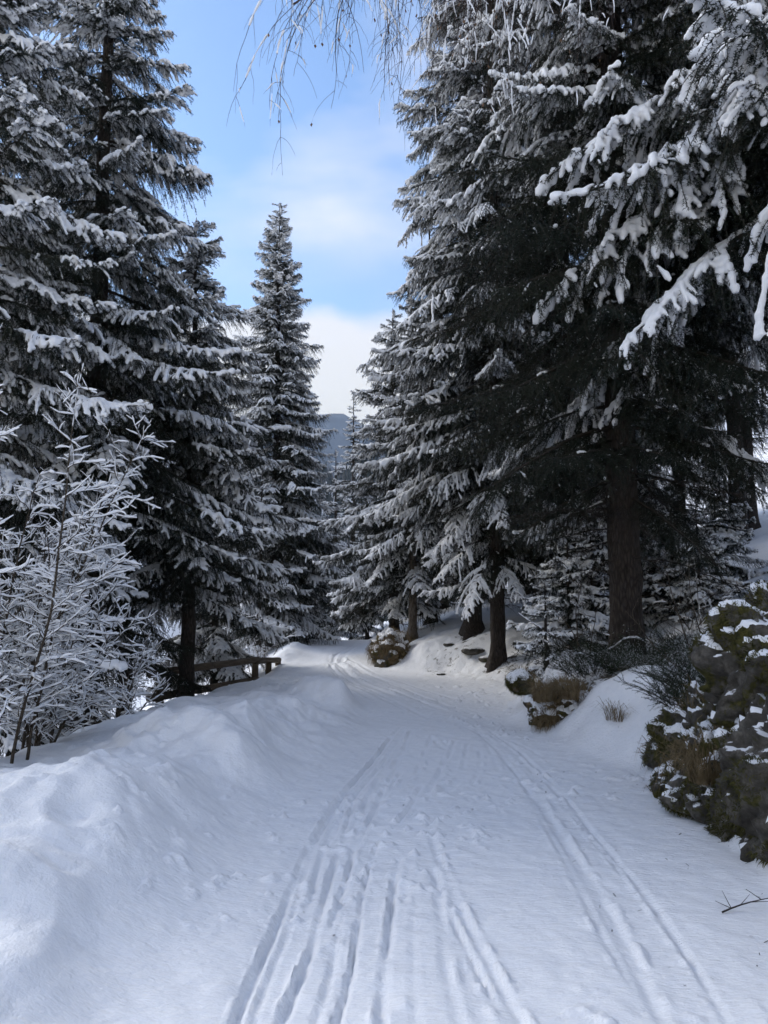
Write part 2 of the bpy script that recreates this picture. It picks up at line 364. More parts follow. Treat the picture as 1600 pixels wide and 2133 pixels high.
# tracks left by skis and sledges: photo pixels laid on the path surface -> (groove half-width, depth, ridge)
def on_path(px, py):
    p = at(px, py, 1.0) - EYE                # z = 1.65 + p.z*Y = -0.03*(Y-2)
    Y = (1.65 - 0.06) / (-(p[2]) - 0.03)
    return (p[0] * Y, Y)
TR = [
 ([(455,2200),(492,2120),(530,2020),(592,1890),(640,1765),(700,1675),(762,1600),(802,1548),(838,1510)], .035, .040, .012),
 ([(520,2160),(545,2050),(600,1940),(628,1830),(655,1752),(716,1662),(782,1575)], .022, .020, .006),
 ([(560,2190),(600,2080),(650,1975),(668,1890),(700,1780),(732,1690),(742,1660)], .060, .030, .014),
 ([(690,2160),(722,2060),(742,1960),(748,1890),(768,1800),(790,1750)], .030, .040, .012),
 ([(640,2180),(690,2020),(712,1900),(726,1800),(760,1730),(800,1650),(836,1570)], .030, .022, .008),
 ([(792,2180),(798,2040),(812,1900),(822,1830),(833,1780)], .050, .026, .012),
 ([(870,2180),(862,2050),(860,1920),(872,1800)], .040, .014, .006),
 ([(960,2160),(930,2030),(918,1900),(900,1800)], .060, .018, .010),
 ([(1110,2180),(1012,1995),(955,1885),(915,1790),(898,1740)], .055, .030, .016),
 ([(1020,2180),(960,2010),(930,1900)], .090, .014, .006),
 ([(1400,2180),(1315,1995),(1235,1850),(1155,1720),(1092,1620),(1040,1560),(985,1512)], .055, .026, .012),
 ([(1545,2180),(1455,2020),(1345,1865),(1225,1720),(1135,1612),(1070,1555),(1010,1515)], .055, .028, .014),
 ([(1340,2100),(1260,1960),(1190,1820),(1120,1690),(1065,1590)], .030, .012, .006),
 ([(1190,1700),(1110,1590),(1040,1530)], .03, .014, .006),
 ([(1300,1720),(1180,1610),(1100,1560),(1020,1522)], .025, .012, .006),
 ([(1140,1640),(1080,1570),(1000,1528),(960,1512)], .03, .014, .006),
 ([(858,1520),(842,1560),(815,1600)], .05, .03, .014), ([(900,1530),(878,1580),(868,1612)], .05, .03, .012),
 ([(880,1640),(850,1700),(800,1740)], .035, .03, .012), ([(930,1570),(915,1610),(890,1660)], .05, .03, .014),
 ([(838,1600),(810,1650),(755,1735)], .04, .035, .014), ([(975,1545),(968,1580),(962,1610)], .05, .02, .012),
 ([(1000,1560),(1000,1600),(980,1640)], .05, .02, .012), ([(925,1595),(900,1640),(880,1668)], .06, .02, .014),
 ([(990,1685),(958,1704)], .03, .03, .01), ([(915,1710),(885,1726)], .04, .025, .012), ([(870,1690),(842,1720),(812,1735)], .04, .022, .012),
 ([(960,1620),(930,1650),(890,1680)], .07, .02, .016), ([(1025,1655),(1048,1700)], .025, .014, .005), ([(900,1536),(925,1560)], .05, .02, .012),
 ([(948,1540),(940,1562),(930,1590)], .04, .024, .012), ([(1010,1545),(1030,1580),(1040,1610)], .04, .018, .01),
 ([(820,1850),(816,1930),(806,2000)], .06, .02, .012), ([(776,1840),(770,1900)], .05, .02, .01),
 # the traffic round the bend
 ([(690,1372),(720,1398),(790,1428),(880,1460),(960,1492)], .06, .025, .012), ([(700,1366),(745,1396),(830,1430),(940,1470),(1020,1500)], .05, .025, .012),
 ([(680,1378),(705,1402),(760,1432),(840,1470),(900,1500)], .06, .022, .012), ([(715,1362),(760,1392),(860,1428),(990,1466)], .05, .02, .01),
 ([(745,1338),(700,1362),(690,1392),(730,1430),(800,1470)], .07, .022, .01), ([(760,1336),(722,1356),(706,1384),(750,1420),(850,1462)], .06, .022, .01),
]
def resample(P, step):
    P = np.asarray(P, float); d = np.r_[0, np.cumsum(np.linalg.norm(np.diff(P, axis=0), axis=1))]
    n = max(4, int(d[-1] / step)); s = np.linspace(0, d[-1], n)
    Q = np.stack([np.interp(s, d, P[:, k]) for k in range(P.shape[1])], 1)
    for _ in range(3):
        Q[1:-1] = (Q[:-2] + 2 * Q[1:-1] + Q[2:]) / 4
    return Q
def carve(X, Y, Z):
    rs = np.random.default_rng(4)
    full = []
    for pts, w, dep, rid in TR:
        P = resample([on_path(*p) for p in pts], 0.12)
        lead = pts[0][0] < 800 and len(pts) > 4
        full.append((P, w * (rs.uniform(.24, .4) if lead else rs.uniform(.28, .62)), dep * (rs.uniform(.6, .95) if lead else rs.uniform(.35, .7) * (.7 if pts[0][0] > 1000 else 1)), rid * 1.0, pts[0][1] > 2120))
        if len(pts) > 4: full.append((P + rs.normal(0, .05, 2), rs.uniform(.07, .16), .007, .002, pts[0][1] > 2120))
        if len(pts) > 4:
            for _ in range(1):
                o_ = rs.choice([-1, 1]) * rs.uniform(.03, .13); a_, b2 = sorted(rs.uniform(0, 1, 2)); 
                if b2 - a_ < .25: a_, b2 = max(0, a_ - .2), min(1, b2 + .2)
                seg = P[int(a_ * (len(P) - 2)):int(b2 * (len(P) - 1)) + 2]
                if len(seg) < 4: continue
                T_ = np.gradient(seg, axis=0); T_ /= np.linalg.norm(T_, axis=1)[:, None]
                full.append((seg + np.stack([-T_[:, 1], T_[:, 0]], 1) * o_ + rs.normal(0, .004, seg.shape), rs.uniform(.008, .022), dep * rs.uniform(.3, .7), rid * .5, False))
    for P, w, dep, rid, open_ in full:
        L = len(P); ph = rs.uniform(0, 6.28); sg = rs.choice([-1, 1])
        w = max(w, 0.0028 * P[:, 1].mean())
        r = w * 4
        xs, ys = P[:, 0], P[:, 1]
        M = (X > xs.min() - r) & (X < xs.max() + r) & (Y > ys.min() - r) & (Y < ys.max() + r)
        idx = np.nonzero(M)
        if len(idx[0]) == 0: continue
        qx, qy = X[idx], Y[idx]
        best = np.full(len(qx), 1e9); side = np.zeros(len(qx)); par = np.zeros(len(qx))
        for i in range(L - 1):
            ax, ay = P[i]; bx, by = P[i + 1]
            ux, uy = bx - ax, by - ay; ll = ux * ux + uy * uy + 1e-12
            tt = np.clip(((qx - ax) * ux + (qy - ay) * uy) / ll, 0, 1)
            ex, ey = qx - ax - tt * ux, qy - ay - tt * uy
            d = ex * ex + ey * ey
            k = d < best
            best[k] = d[k]; side[k] = np.sign(ux * ey - uy * ex)[k]; par[k] = (i + tt[k]) / (L - 1)
        d = np.sqrt(best) * (1 + 0.35 * fbm(qx * 3, qy * 2.2, 51, 2))
        fade = sstep(0, 0.10, par) * sstep(0, 0.10, 1 - par)
        if open_: fade = sstep(0, 0.06, 1 - par)
        vary = np.clip(0.7 + 1.3 * fbm(par * 9 + ph, par * 0 + ph, 61, 3), .15, 1.4)
        prof = -dep * np.exp(-(d / w) ** 4) + rid * np.exp(-((d - 1.75 * w) / (0.6 * w)) ** 2) * np.clip(0.5 + 0.6 * side * sg, 0, 2) * np.clip(0.5 + 2.6 * fbm(qx * 13, qy * 9, 71, 3), 0, 3)
        Z[idx] += prof * fade * vary
    return Z

def spacing(a, b_, fn):
    v = [a]
    while v[-1] < b_: v.append(v[-1] + fn(v[-1]))
    return np.array(v)
yr = np.r_[spacing(-40, -4, lambda v: max(0.4, 0.1 * abs(v))), spacing(-4, 1.9, lambda v: 0.09)[1:],
           spacing(2.0, 1600, lambda v: 0.019 if v < 5 else (0.0046 * v if v < 18 else (0.011 * v if v < 60 else 0.045 * v)))]
xp = spacing(0, 700, lambda v: 0.0155 if v < 1.6 else (0.03 if v < 3 else (0.055 if v < 5 else 0.085 * (v - 4.5) + 0.03)))
xc = np.r_[-xp[::-1][:-1], xp]
GX, GY = np.meshgrid(xc, yr)
GZ = carve(GX, GY, height(GX, GY))
nr, ncol = GX.shape
GV = np.stack([GX, GY, GZ], -1)
du = np.gradient(GV, axis=1); dv = np.gradient(GV, axis=0)
GN = np.cross(du, dv); GN /= np.linalg.norm(GN, axis=-1)[..., None]
ii, jj = np.meshgrid(np.arange(nr - 1), np.arange(ncol - 1), indexing='ij')
quads = np.stack([ii * ncol + jj, ii * ncol + jj + 1, (ii + 1) * ncol + jj + 1, (ii + 1) * ncol + jj], -1).reshape(-1, 4)
cxf = (GX[:-1, :-1] + GX[1:, 1:]).ravel() / 2; cyf = (GY[:-1, :-1] + GY[1:, 1:]).ravel() / 2
xlf = smooth_interp(cyf, XL) - 0.35; xrf = smooth_interp(cyf, XR); xef = smooth_interp(cyf, XE)
is_road = (cxf > xlf) & (cxf < xrf + 0.05) & (cyf < 40)
is_berm = (~is_road) & (cxf <= xlf) & (cxf > xef - 0.4) & (cyf < 40) & (cyf > -4)
LIT = []                                     # (x, y, radius, amount) bare ground under crowns, filled below
def sheet(name, sel, mname, litter=None):
    Fq = quads[sel]
    used, inv = np.unique(Fq.ravel(), return_inverse=True)
    b_ = MB(); b_.add(GV.reshape(-1, 3)[used], inv.reshape(-1, 4), 0, True)
    me = b_.mesh(name, [mname])
    me.normals_split_custom_set_from_vertices([tuple(v) for v in GN.reshape(-1, 3)[used]])
    if litter is not None:
        a = me.attributes.new('litter', 'FLOAT', 'POINT'); a.data.foreach_set('value', litter[used].astype(np.float32))
    o = obj(name, me); o['kind'] = 'structure'
    return o

# ------------------------------------------------------------------ spruce boughs
def unit(v): return v / (np.linalg.norm(v, axis=-1, keepdims=True) + 1e-9)
def needles(mb, polys, rng, dens, ln, wd, frost=0.0, mneedle=0, msnow=2, lo=0.0):
    """short flat needles all round every twig"""
    Ps = []; Ts = []
    for P in polys:
        seg = np.linalg.norm(np.diff(P, axis=0), axis=1); d = np.r_[0, np.cumsum(seg)]
        n = max(3, int(d[-1] * dens)); s = np.sort(rng.uniform(lo * d[-1], d[-1], n))
        i = np.clip(np.searchsorted(d, s) - 1, 0, len(P) - 2)
        f = ((s - d[i]) / np.maximum(seg[i], 1e-6))[:, None]
        Ps.append(P[i] * (1 - f) + P[i + 1] * f); Ts.append(P[i + 1] - P[i])
    P = np.concatenate(Ps); T = unit(np.concatenate(Ts)); n = len(P)
    R = rng.normal(size=(n, 3)); R -= (R * T).sum(1)[:, None] * T; R = unit(R)
    D = unit(T * rng.uniform(0.35, 0.9, (n, 1)) + R)
    W = unit(np.cross(D, rng.normal(size=(n, 3)))) * wd * 0.5
    tip = P + D * (ln * rng.uniform(0.7, 1.2, (n, 1)))
    V = np.stack([P - W, P + W, tip], 1).reshape(-1, 3)
    Fc = np.arange(n * 3).reshape(-1, 3)
    fr = (rng.uniform(size=n) < frost * (0.4 + 0.9 * np.clip(D[:, 2] + 0.2, 0, 1)))
    if fr.any():
        mb.add(V.reshape(n, 3, 3)[fr].reshape(-1, 3), np.arange(fr.sum() * 3).reshape(-1, 3), msnow, False)
    mb.add(V.reshape(n, 3, 3)[~fr].reshape(-1, 3), np.arange((~fr).sum() * 3).reshape(-1, 3), mneedle, False)

def remeshed(mb, voxel, smooth_it=3, bumpy=0.0, seed=0):
    """fuse overlapping lumps of snow into one soft surface"""
    me = mb.mesh('lumps', ['snow_cap'])
    o = bpy.data.objects.new('lumps', me); C.objects.link(o)
    r = o.modifiers.new('r', 'REMESH'); r.mode = 'VOXEL'; r.voxel_size = voxel; r.use_smooth_shade = True
    s = o.modifiers.new('s', 'SMOOTH'); s.iterations = smooth_it; s.factor = 0.5
    dg = bpy.context.evaluated_depsgraph_get()
    ev = o.evaluated_get(dg).to_mesh()
    V = np.zeros(len(ev.vertices) * 3); ev.vertices.foreach_get('co', V); V = V.reshape(-1, 3)
    Nn = np.zeros(len(ev.vertices) * 3); ev.vertices.foreach_get('normal', Nn); Nn = Nn.reshape(-1, 3)
    Q = np.zeros(len(ev.loops), dtype=np.int32); ev.loops.foreach_get('vertex_index', Q)
    Q = Q.reshape(-1, 4).copy()
    o.evaluated_get(dg).to_mesh_clear()
    bpy.data.objects.remove(o); bpy.data.meshes.remove(me)
    if bumpy:
        k = 1.0 / (voxel * 3.2)
        h = vnoise(V[:, 0] * k + V[:, 2] * k * .7, V[:, 1] * k + V[:, 2] * k * .5, seed) + 0.6 * vnoise(V[:, 0] * k * .4, V[:, 1] * k * .4, seed + 1)
        V = V + Nn * (h * bumpy)[:, None]
    return V, Q

def make_bough(seed, L, sec, snow, droop=0.35, hang=0.5, tip_up=0.10, voxel=0.018, dens=150, frost=0.12, bare=0.14, pad=1.0, lich=0.0, spc=None, keep=0.56, steep=0.84):
    rng = np.random.default_rng(seed)
    s = np.linspace(0, 1, 26)
    wig = np.cumsum(rng.normal(0, 0.012, 26)); wig -= wig[0]
    z = -droop * s ** 1.7 + tip_up * s ** 5
    axis = np.stack([L * s * (1 - 0.10 * droop), L * wig * 0.5, L * z], 1)
    polys = []; snowy = []; bark_t = []
    def point(u):
        k = u * 25; i = int(min(k, 24)); f = k - i
        return axis[i] * (1 - f) + axis[i + 1] * f, unit(axis[i + 1] - axis[i])
    bark_t.append((axis, np.linspace(0.012 * L ** 0.8 + 0.004, 0.004, 26)))
    spc = spc or 0.034 + 0.017 * L
    u = bare; sd_ = 1
    patch = lambda x, y, k: float(vnoise(np.array([x * k + seed * 3.1]), np.array([y * k + seed]), seed)[0]) + 0.5
    while u < 0.985:
        p, T = point(u)
        sd_ = -sd_
        tp = min(1.0, (1 - u) * 1.9 + 0.14) * (0.45 + 0.55 * min(1, (u - bare) / 0.25 + 0.2))
        ln = sec * tp * rng.uniform(0.65, 1.2)
        ang = rad(rng.uniform(48, 66) - 22 * u)
        lat = np.array([-T[1], T[0], 0]) * sd_; lat = unit(lat)
        d0 = unit(T * math.cos(ang) + lat * math.sin(ang) + np.array([0, 0, rng.uniform(-.10, .22)]))
        m = max(5, int(ln / 0.06)); tt = np.linspace(0, 1, m)
        h = hang * rng.uniform(0.5, 1.5)
        P = p + d0 * (ln * tt)[:, None] + np.array([0, 0, -1]) * (h * ln * tt ** 2.5)[:, None]
        P[1:] += np.cumsum(rng.normal(0, 0.006, (m - 1, 3)), 0)
        polys.append(P); bark_t.append((P, np.linspace(0.0045, 0.0022, m)))
        pr = patch(p[0], p[1] + sd_ * 0.3, 1.6)
        has = pr < snow * (0.75 + 0.45 * u) and rng.uniform() < keep
        if has:
            snowy.append((P, 0.60 + 0.5 * rng.uniform(), 1.0))
        # twigs on the twig
        q = 0.10; s3 = 1
        while q < 0.97:
            s3 = -s3; i = int(q * (m - 1)); f = q * (m - 1) - i
            pp = P[i] * (1 - f) + P[min(i + 1, m - 1)] * f; tT = unit(P[min(i + 1, m - 1)] - P[max(i - 1, 0)])
            l3 = ln * rng.uniform(0.18, 0.46) * (1.15 - q) + 0.03
            side3 = unit(np.cross(tT, [0, 0, 1.0])) * s3
            dd = unit(tT * 0.75 + side3 * 0.75 + np.array([0, 0, rng.uniform(-.5, .15) - hang * 0.5]))
            m3 = 4; t3 = np.linspace(0, 1, m3)
            P3 = pp + dd * (l3 * t3)[:, None] + np.array([0, 0, -0.35 * l3]) * (t3 ** 2)[:, None]
            polys.append(P3)
            if has and rng.uniform() < 0.50: snowy.append((P3, 1.0, 0.8))
            elif not has and rng.uniform() < snow * 0.07: snowy.append((P3, 0.9, 0.6))
            q += rng.uniform(0.055, 0.085) / max(ln, 0.12)
        u += spc * rng.uniform(0.7, 1.3) * 0.5 / L
    polys.append(axis[int(26 * bare):])
    mb = MB()
    for P, R in bark_t: mb.tube(P, R, 4 if len(P) > 20 else 3, 1, False)
    needles(mb, polys, rng, dens * 1.5, 0.025, 0.0056, frost * 0.2)
    if lich:
        # grey beard lichen hanging under the bough
        n = int(lich * 130 * L); us = rng.uniform(0.1, 0.75, n); 
        V = []
        for uu in us:
            p, T = point(uu); p = p + np.array([0, rng.normal(0, 0.22 * sec), -0.01])
            l = rng.uniform(0.06, 0.24); w = rng.uniform(0.003, 0.008); a = rng.uniform(0, 6.28)
            wv = np.array([math.cos(a), math.sin(a), 0]) * w
            V += [p - wv, p + wv, p + np.array([rng.normal(0, .02), rng.normal(0, .02), -l])]
        mb.add(np.array(V), np.arange(len(V)).reshape(-1, 3), 3, False)
    if snow > 0.02:
        sb = MB()
        for P, cov, k in snowy:
            Q = resample(P, 0.035) if len(P) > 3 else resample(P, 0.03)
            st_ = np.abs(unit(np.gradient(Q, axis=0))[:, 2])
            lim = np.argmax(st_ > steep) if (st_ > steep).any() else len(Q)
            Q = Q[: max(0, min(lim, int(len(Q) * min(cov, 1)) + 1))]
            n = len(Q)
            if n < 3: continue
            R = (0.010 + 0.0145 * pad * rng.uniform(0.6, 1.3) * k) * (1.0 + 0.22 * np.sin(np.arange(n) * 0.035 / rng.uniform(0.010, 0.018) + rng.uniform(0, 6)) + 0.10 * rng.normal(size=n))
            R = np.clip(R, 0.008, 0.06); R[0] *= 0.7; R[-1] *= 0.85
            sb.tube(Q + np.array([0, 0, 0.8]) * R[:, None], R, 6, 0, True)
        # along the main stem, where it lies thickest
        q = bare * 0.8
        while q < 0.97:
            p, T = point(q); pr = patch(p[0], p[1], 1.6)
            if pr < snow * 0.95 and rng.uniform() < .5:
                ln = rng.uniform(0.05, 0.12) * (0.6 + L * 0.25)
                Q = np.stack([point(min(1, q + k * ln / L))[0] for k in (0, .33, .66, 1)])
                R = np.array([.5, 1, 1, .5]) * rng.uniform(0.012, 0.030) * (0.55 + 0.3 * L ** 0.5) * pad
                sb.tube(Q + np.array([0, 0, 0.8]) * R[:, None] + np.array([0, rng.normal(0, 0.03 * pad), 0]), R, 7, 0, True)
            q += 0.045 / L
        if sb.n:
            V, Q = remeshed(sb, voxel, 1, voxel * 0.8, seed)
            mb.add(V, Q, 2, True)
    me = mb.mesh('bough', ['needles', 'twig_bark', 'snow_cap', 'lichen'])
    return me, L

def make_dead(seed, L):
    rng = np.random.default_rng(seed); mb = MB()
    s = np.linspace(0, 1, 16)
    axis = np.stack([L * s, L * np.cumsum(rng.normal(0, .02, 16)), L * (-0.22 * s ** 1.6) + L * np.cumsum(rng.normal(0, .008, 16))], 1)
    mb.tube(axis, np.linspace(.011, .002, 16), 4, 1, False)
    for _ in range(int(26 * L)):
        i = rng.integers(2, 15); p = axis[i]; ln = rng.uniform(.12, .5) * (1.1 - i / 16) + .05
        a = rng.choice([-1, 1]) * rng.uniform(.5, 1.3)
        d = np.array([math.cos(a), math.sin(a), rng.uniform(-.55, .15)])
        tt = np.linspace(0, 1, 6)
        P = p + d * (ln * tt)[:, None] + np.array([0, 0, -.25 * ln]) * (tt ** 2)[:, None] + np.r_[np.zeros((1, 3)), np.cumsum(rng.normal(0, .008, (5, 3)), 0)]
        mb.tube(P, np.linspace(.0042, .0014, 6), 3, 1, False)
        for _k in range(3):
            j = rng.integers(1, 6); d2 = unit(d + rng.normal(0, .7, 3)); l2 = ln * rng.uniform(.2, .5)
            P2 = P[j] + d2 * (l2 * np.linspace(0, 1, 3))[:, None]
            mb.tube(P2, np.linspace(.0026, .001, 3), 3, 1, False)
    return mb.mesh('dead_branch', ['needles', 'twig_bark', 'snow_cap']), L

BO = {}
BO['S'] = [make_bough(11, 0.85, 0.30, 0.72, 0.10, 0.25, 0.10, 0.013, 190, 0.14, 0.05, pad=1.1),
           make_bough(12, 0.85, 0.32, 0.84, 0.16, 0.30, 0.12, 0.013, 190, 0.14, 0.05, pad=1.2),
           make_bough(13, 0.70, 0.26, 0.60, 0.06, 0.20, 0.10, 0.012, 190, 0.16, 0.05)]
BO['M'] = [make_bough(21, 1.7, 0.50, 0.70, 0.26, 0.65, 0.12, 0.016, 170, 0.12, 0.10, lich=.8, pad=1.2),
           make_bough(22, 1.7, 0.46, 0.84, 0.32, 0.70, 0.14, 0.016, 170, 0.10, 0.10, pad=1.35),
           make_bough(23, 1.5, 0.50, 0.60, 0.22, 0.80, 0.12, 0.016, 170, 0.14, 0.10, lich=.9, pad=1.1),
           make_bough(24, 1.7, 0.54, 0.76, 0.36, 0.85, 0.10, 0.016, 170, 0.12, 0.10, pad=1.25)]
BO['L'] = [make_bough(31, 2.8, 0.66, 0.70, 0.32, 0.75, 0.14, 0.019, 150, 0.11, 0.12, lich=.8, pad=1.3),
           make_bough(32, 2.8, 0.62, 0.84, 0.40, 0.85, 0.16, 0.019, 150, 0.10, 0.12, pad=1.45),
           make_bough(33, 2.6, 0.70, 0.60, 0.28, 0.95, 0.14, 0.019, 150, 0.13, 0.14, lich=.9, pad=1.2),
           make_bough(34, 2.8, 0.70, 0.76, 0.46, 0.90, 0.12, 0.019, 150, 0.11, 0.12, pad=1.3)]
# weeping, heavily laden boughs of the trees that hang over the right side of the path
BO['W'] = [make_bough(41, 2.6, 0.58, 0.76, 0.46, 0.70, 0.04, 0.014, 165, 0.08, 0.12, pad=1.15, keep=.8, steep=.95),
           make_bough(42, 2.6, 0.60, 0.64, 0.55, 0.75, 0.02, 0.014, 165, 0.10, 0.12, pad=1.05, keep=.75, steep=.95),
           make_bough(43, 2.4, 0.58, 0.50, 0.42, 0.85, 0.05, 0.014, 165, 0.12, 0.12, pad=1.0, keep=.7, steep=.93)]
# sheltered boughs with hardly any snow
BO['N'] = [make_bough(51, 2.2, 0.60, 0.10, 0.30, 0.7, 0.10, 0.019, 150, 0.05, 0.15, spc=.07),
           make_bough(52, 2.4, 0.64, 0.20, 0.42, 0.8, 0.08, 0.019, 150, 0.06, 0.15, spc=.07)]
BO['D'] = [make_dead(61, 1.8), make_dead(62, 2.2), make_dead(63, 1.4)]

def trunk_mesh(h, r, seed, lean=0.0, flare=1.0, mname='spruce_bark', upto=1.0):
    rng = np.random.default_rng(seed)
    n = 40; s = np.linspace(0, 1, n) ** 1.6 * upto
    zz = s * (h + 0.6) - 0.6
    R = r * (1 - s) ** 0.85 + 0.006 + r * 0.75 * flare * np.exp(-np.maximum(zz + 0.1, 0) / 0.22)
    sides = 14; th = np.arange(sides) * 2 * math.pi / sides
    lob = 1 + 0.22 * np.exp(-np.maximum(zz, 0) / 0.3)[:, None] * np.cos(th * 4 + seed)[None, :] + 0.05 * rng.normal(size=(n, sides))
    cx = lean * s * h + 0.02 * np.cumsum(rng.normal(0, .25, n)) * (s > .02); cy = 0.02 * np.cumsum(rng.normal(0, .25, n)) * (s > .02)
    V = np.stack([cx[:, None] + np.cos(th) * R[:, None] * lob, cy[:, None] + np.sin(th) * R[:, None] * lob, np.repeat(zz[:, None], sides, 1)], -1)
    i = np.arange(n - 1)[:, None]; j = np.arange(sides)[None, :]
    a = i * sides + j; b_ = i * sides + (j + 1) % sides
    mb = MB(); mb.add(V.reshape(-1, 3), np.stack([a, b_, b_ + sides, a + sides], -1).reshape(-1, 4), 0, True)
    return mb.mesh('trunk', [mname]), (zz, cx, cy, R)

def spruce(label, px, Y, h, rmax, seed, base=0.10, r=None, prof=1.0, mix='LMS', inter=0.42, per=5, lean=0.0, top=1.0, dead=0, group='spruces along the path',
           sink=0.0, x=None, bark_='spruce_bark', pitch=0.0, heavy=0.0, inner=0.25, skip=None, cat='spruce tree', lo=0.0, azc=None, cwid=math.pi, fill=0):
    rng = np.random.default_rng(seed)
    x = (px - 800) / F * Y if x is None else x
    z = hz(x, Y) - 0.05 - sink
    r = r or 0.011 * h + 0.02
    t_ = thing('spruce_tree', label, cat, (x, Y, z), group)
    me, (zz, cx, cy, R) = trunk_mesh(h, r, seed, lean, mname=bark_, upto=min(1.0, top + .02))
    obj('trunk', me, t_)
    crown = obj('crown', None, t_)
    hh = h * base; az_ = rng.uniform(0, 6.28)
    while hh < h * min(top, 0.985):
        f = (hh / h - base) / (1 - base)
        R0 = rmax * min(1.0, (1 - f) ** prof * 1.05 + 0.02) * (0.62 + 0.38 * min(1, f / 0.12 + lo)) + 0.10
        k = per if f < 0.85 else max(3, per - 1)
        for i in range(k):
            az_ += 2.39996 + rng.normal(0, .25)
            ln = R0 * rng.uniform(0.72, 1.18)
            cls = 'S' if ln < 1.05 else ('M' if ln < 2.0 else 'L')
            if 'W' in mix and ln > 1.1 and rng.uniform() < heavy: cls = 'W'
            if 'N' in mix and (f < 0.25 and rng.uniform() < inner) and ln > 1.0: cls = 'N'
            a = az_
            if azc is not None:      # boughs only on the lit side that is not crowded out
                a = azc + ((az_ % (2 * math.pi)) / math.pi - 1) * cwid
            if skip and skip(hh, a): continue
            bm, bl = BO[cls][rng.integers(len(BO[cls]))]
            s_ = ln / bl
            pt = rad(26 * (f - 0.45) * (1 if f > .45 else 0.45) + rng.normal(0, 5) + pitch)
            hgt = hh + rng.uniform(-.5, .5) * inter
            ox = np.interp(hgt, zz, cx); oy = np.interp(hgt, zz, cy)
            zs = s_ * rng.uniform(0.85, 1.1)
            obj('bough', bm, crown, (ox, oy, hgt), (rng.normal(0, .06), -pt, a), (s_, s_ * (1 if rng.uniform() < .5 else -1) * rng.uniform(.9, 1.12), zs))
        hh += inter * (1 - 0.45 * f) * rng.uniform(.8, 1.2)
    for i in range(fill):      # short shaded boughs close to the stem
        f = rng.uniform(0.02, 0.75); hgt = h * (base + (1 - base) * f)
        if hgt > h * top: continue
        bm, bl = BO['N'][rng.integers(2)]; s_ = (rmax * (1 - f) * rng.uniform(.45, .75) + .25) / bl
        obj('bough', bm, crown, (np.interp(hgt, zz, cx), np.interp(hgt, zz, cy), hgt), (rng.normal(0, .1), rad(rng.uniform(-6, 14)), rng.uniform(0, 6.28)), (s_, s_, s_))
    # leader
    if top >= 1.0:
        bm, bl = BO['S'][2]
        obj('leader', bm, crown, (np.interp(h * .955, zz, cx), np.interp(h * .955, zz, cy), h * 0.955), (0, -rad(84), az_), (.055 * h / bl * .7, .5, .5))
    for i in range(dead):
        hgt = rng.uniform(0.5, 1.0) * max(h * base, 1.2) * 1.1
        bm, bl = BO['D'][rng.integers(3)]; s_ = rng.uniform(.5, 1.1)
        ox = np.interp(hgt, zz, cx); oy = np.interp(hgt, zz, cy)
        obj('dead_branch', bm, t_, (ox, oy, hgt), (0, rad(rng.uniform(-10, 14)), rng.uniform(0, 6.28)), (s_, s_, s_))
    return t_

# left of the path
spruce('tall snowy spruce rising out of frame at left, behind the bare snow-covered shrub', 190, 12.0, 17.4, 3.7, 101, base=.07, inter=.44, per=5, prof=1.15, top=.8, skip=lambda hh, a: hh < 3.7 and math.cos(a) > -.25, fill=44)
spruce('spruce at the far left picture edge with boughs reaching in over the shrub', -70, 9.6, 15.0, 2.9, 102, fill=24, base=.08, inter=.48, per=5, top=.8)
spruce('mid-height spruce whose trunk stands right behind the wooden fence', 395, 13.8, 9.4, 2.35, 103, fill=26, base=.25, inter=.40, per=5, r=.15, prof=.8, mix='LMSN', inner=.4, dead=1)
spruce('spruce behind the fence, between the tall left spruce and the pointed one', 455, 17.5, 7.4, 2.0, 104, fill=14, base=.08, inter=.46, per=5, prof=.85)
spruce('dark spruce filling the gap behind the tall left spruce', 60, 16.5, 21.0, 3.2, 105, base=.05, inter=.7, per=5, top=.8)
spruce('thin dark spruce trunk left of the fence under the tall left spruce', 268, 14.5, 9.6, 2.2, 106, base=.22, inter=.6, per=4, dead=8, r=.16, mix='LMSN', inner=.6)
# centre
spruce('slender pointed spruce standing alone against the sky in the middle', 572, 27.0, 16.7, 3.2, 111, base=.05, inter=.35, per=6, prof=.86, fill=30)
for k, (px, Y, h, rm) in enumerate([(640, 30, 7.5, 2.2), (700, 33, 8.6, 2.0), (765, 31, 6.0, 1.9), (540, 25, 6.5, 2.2), (600, 36, 9.0, 2.6), (738, 40, 13.5, 2.6)]):
    spruce(['small dark spruce right of the foot of the pointed spruce', 'low spruce where the path disappears over the rise', 'low bushy spruce just left of the mid-path rock',
            'low spruce behind the end of the fence', 'shaded spruce behind the foot of the pointed spruce', 'spruce top in the gap beyond the end of the path'][k],
           px, Y, h, rm, 120 + k, base=.04, inter=.6, per=4, group='low spruces at the end of the path')
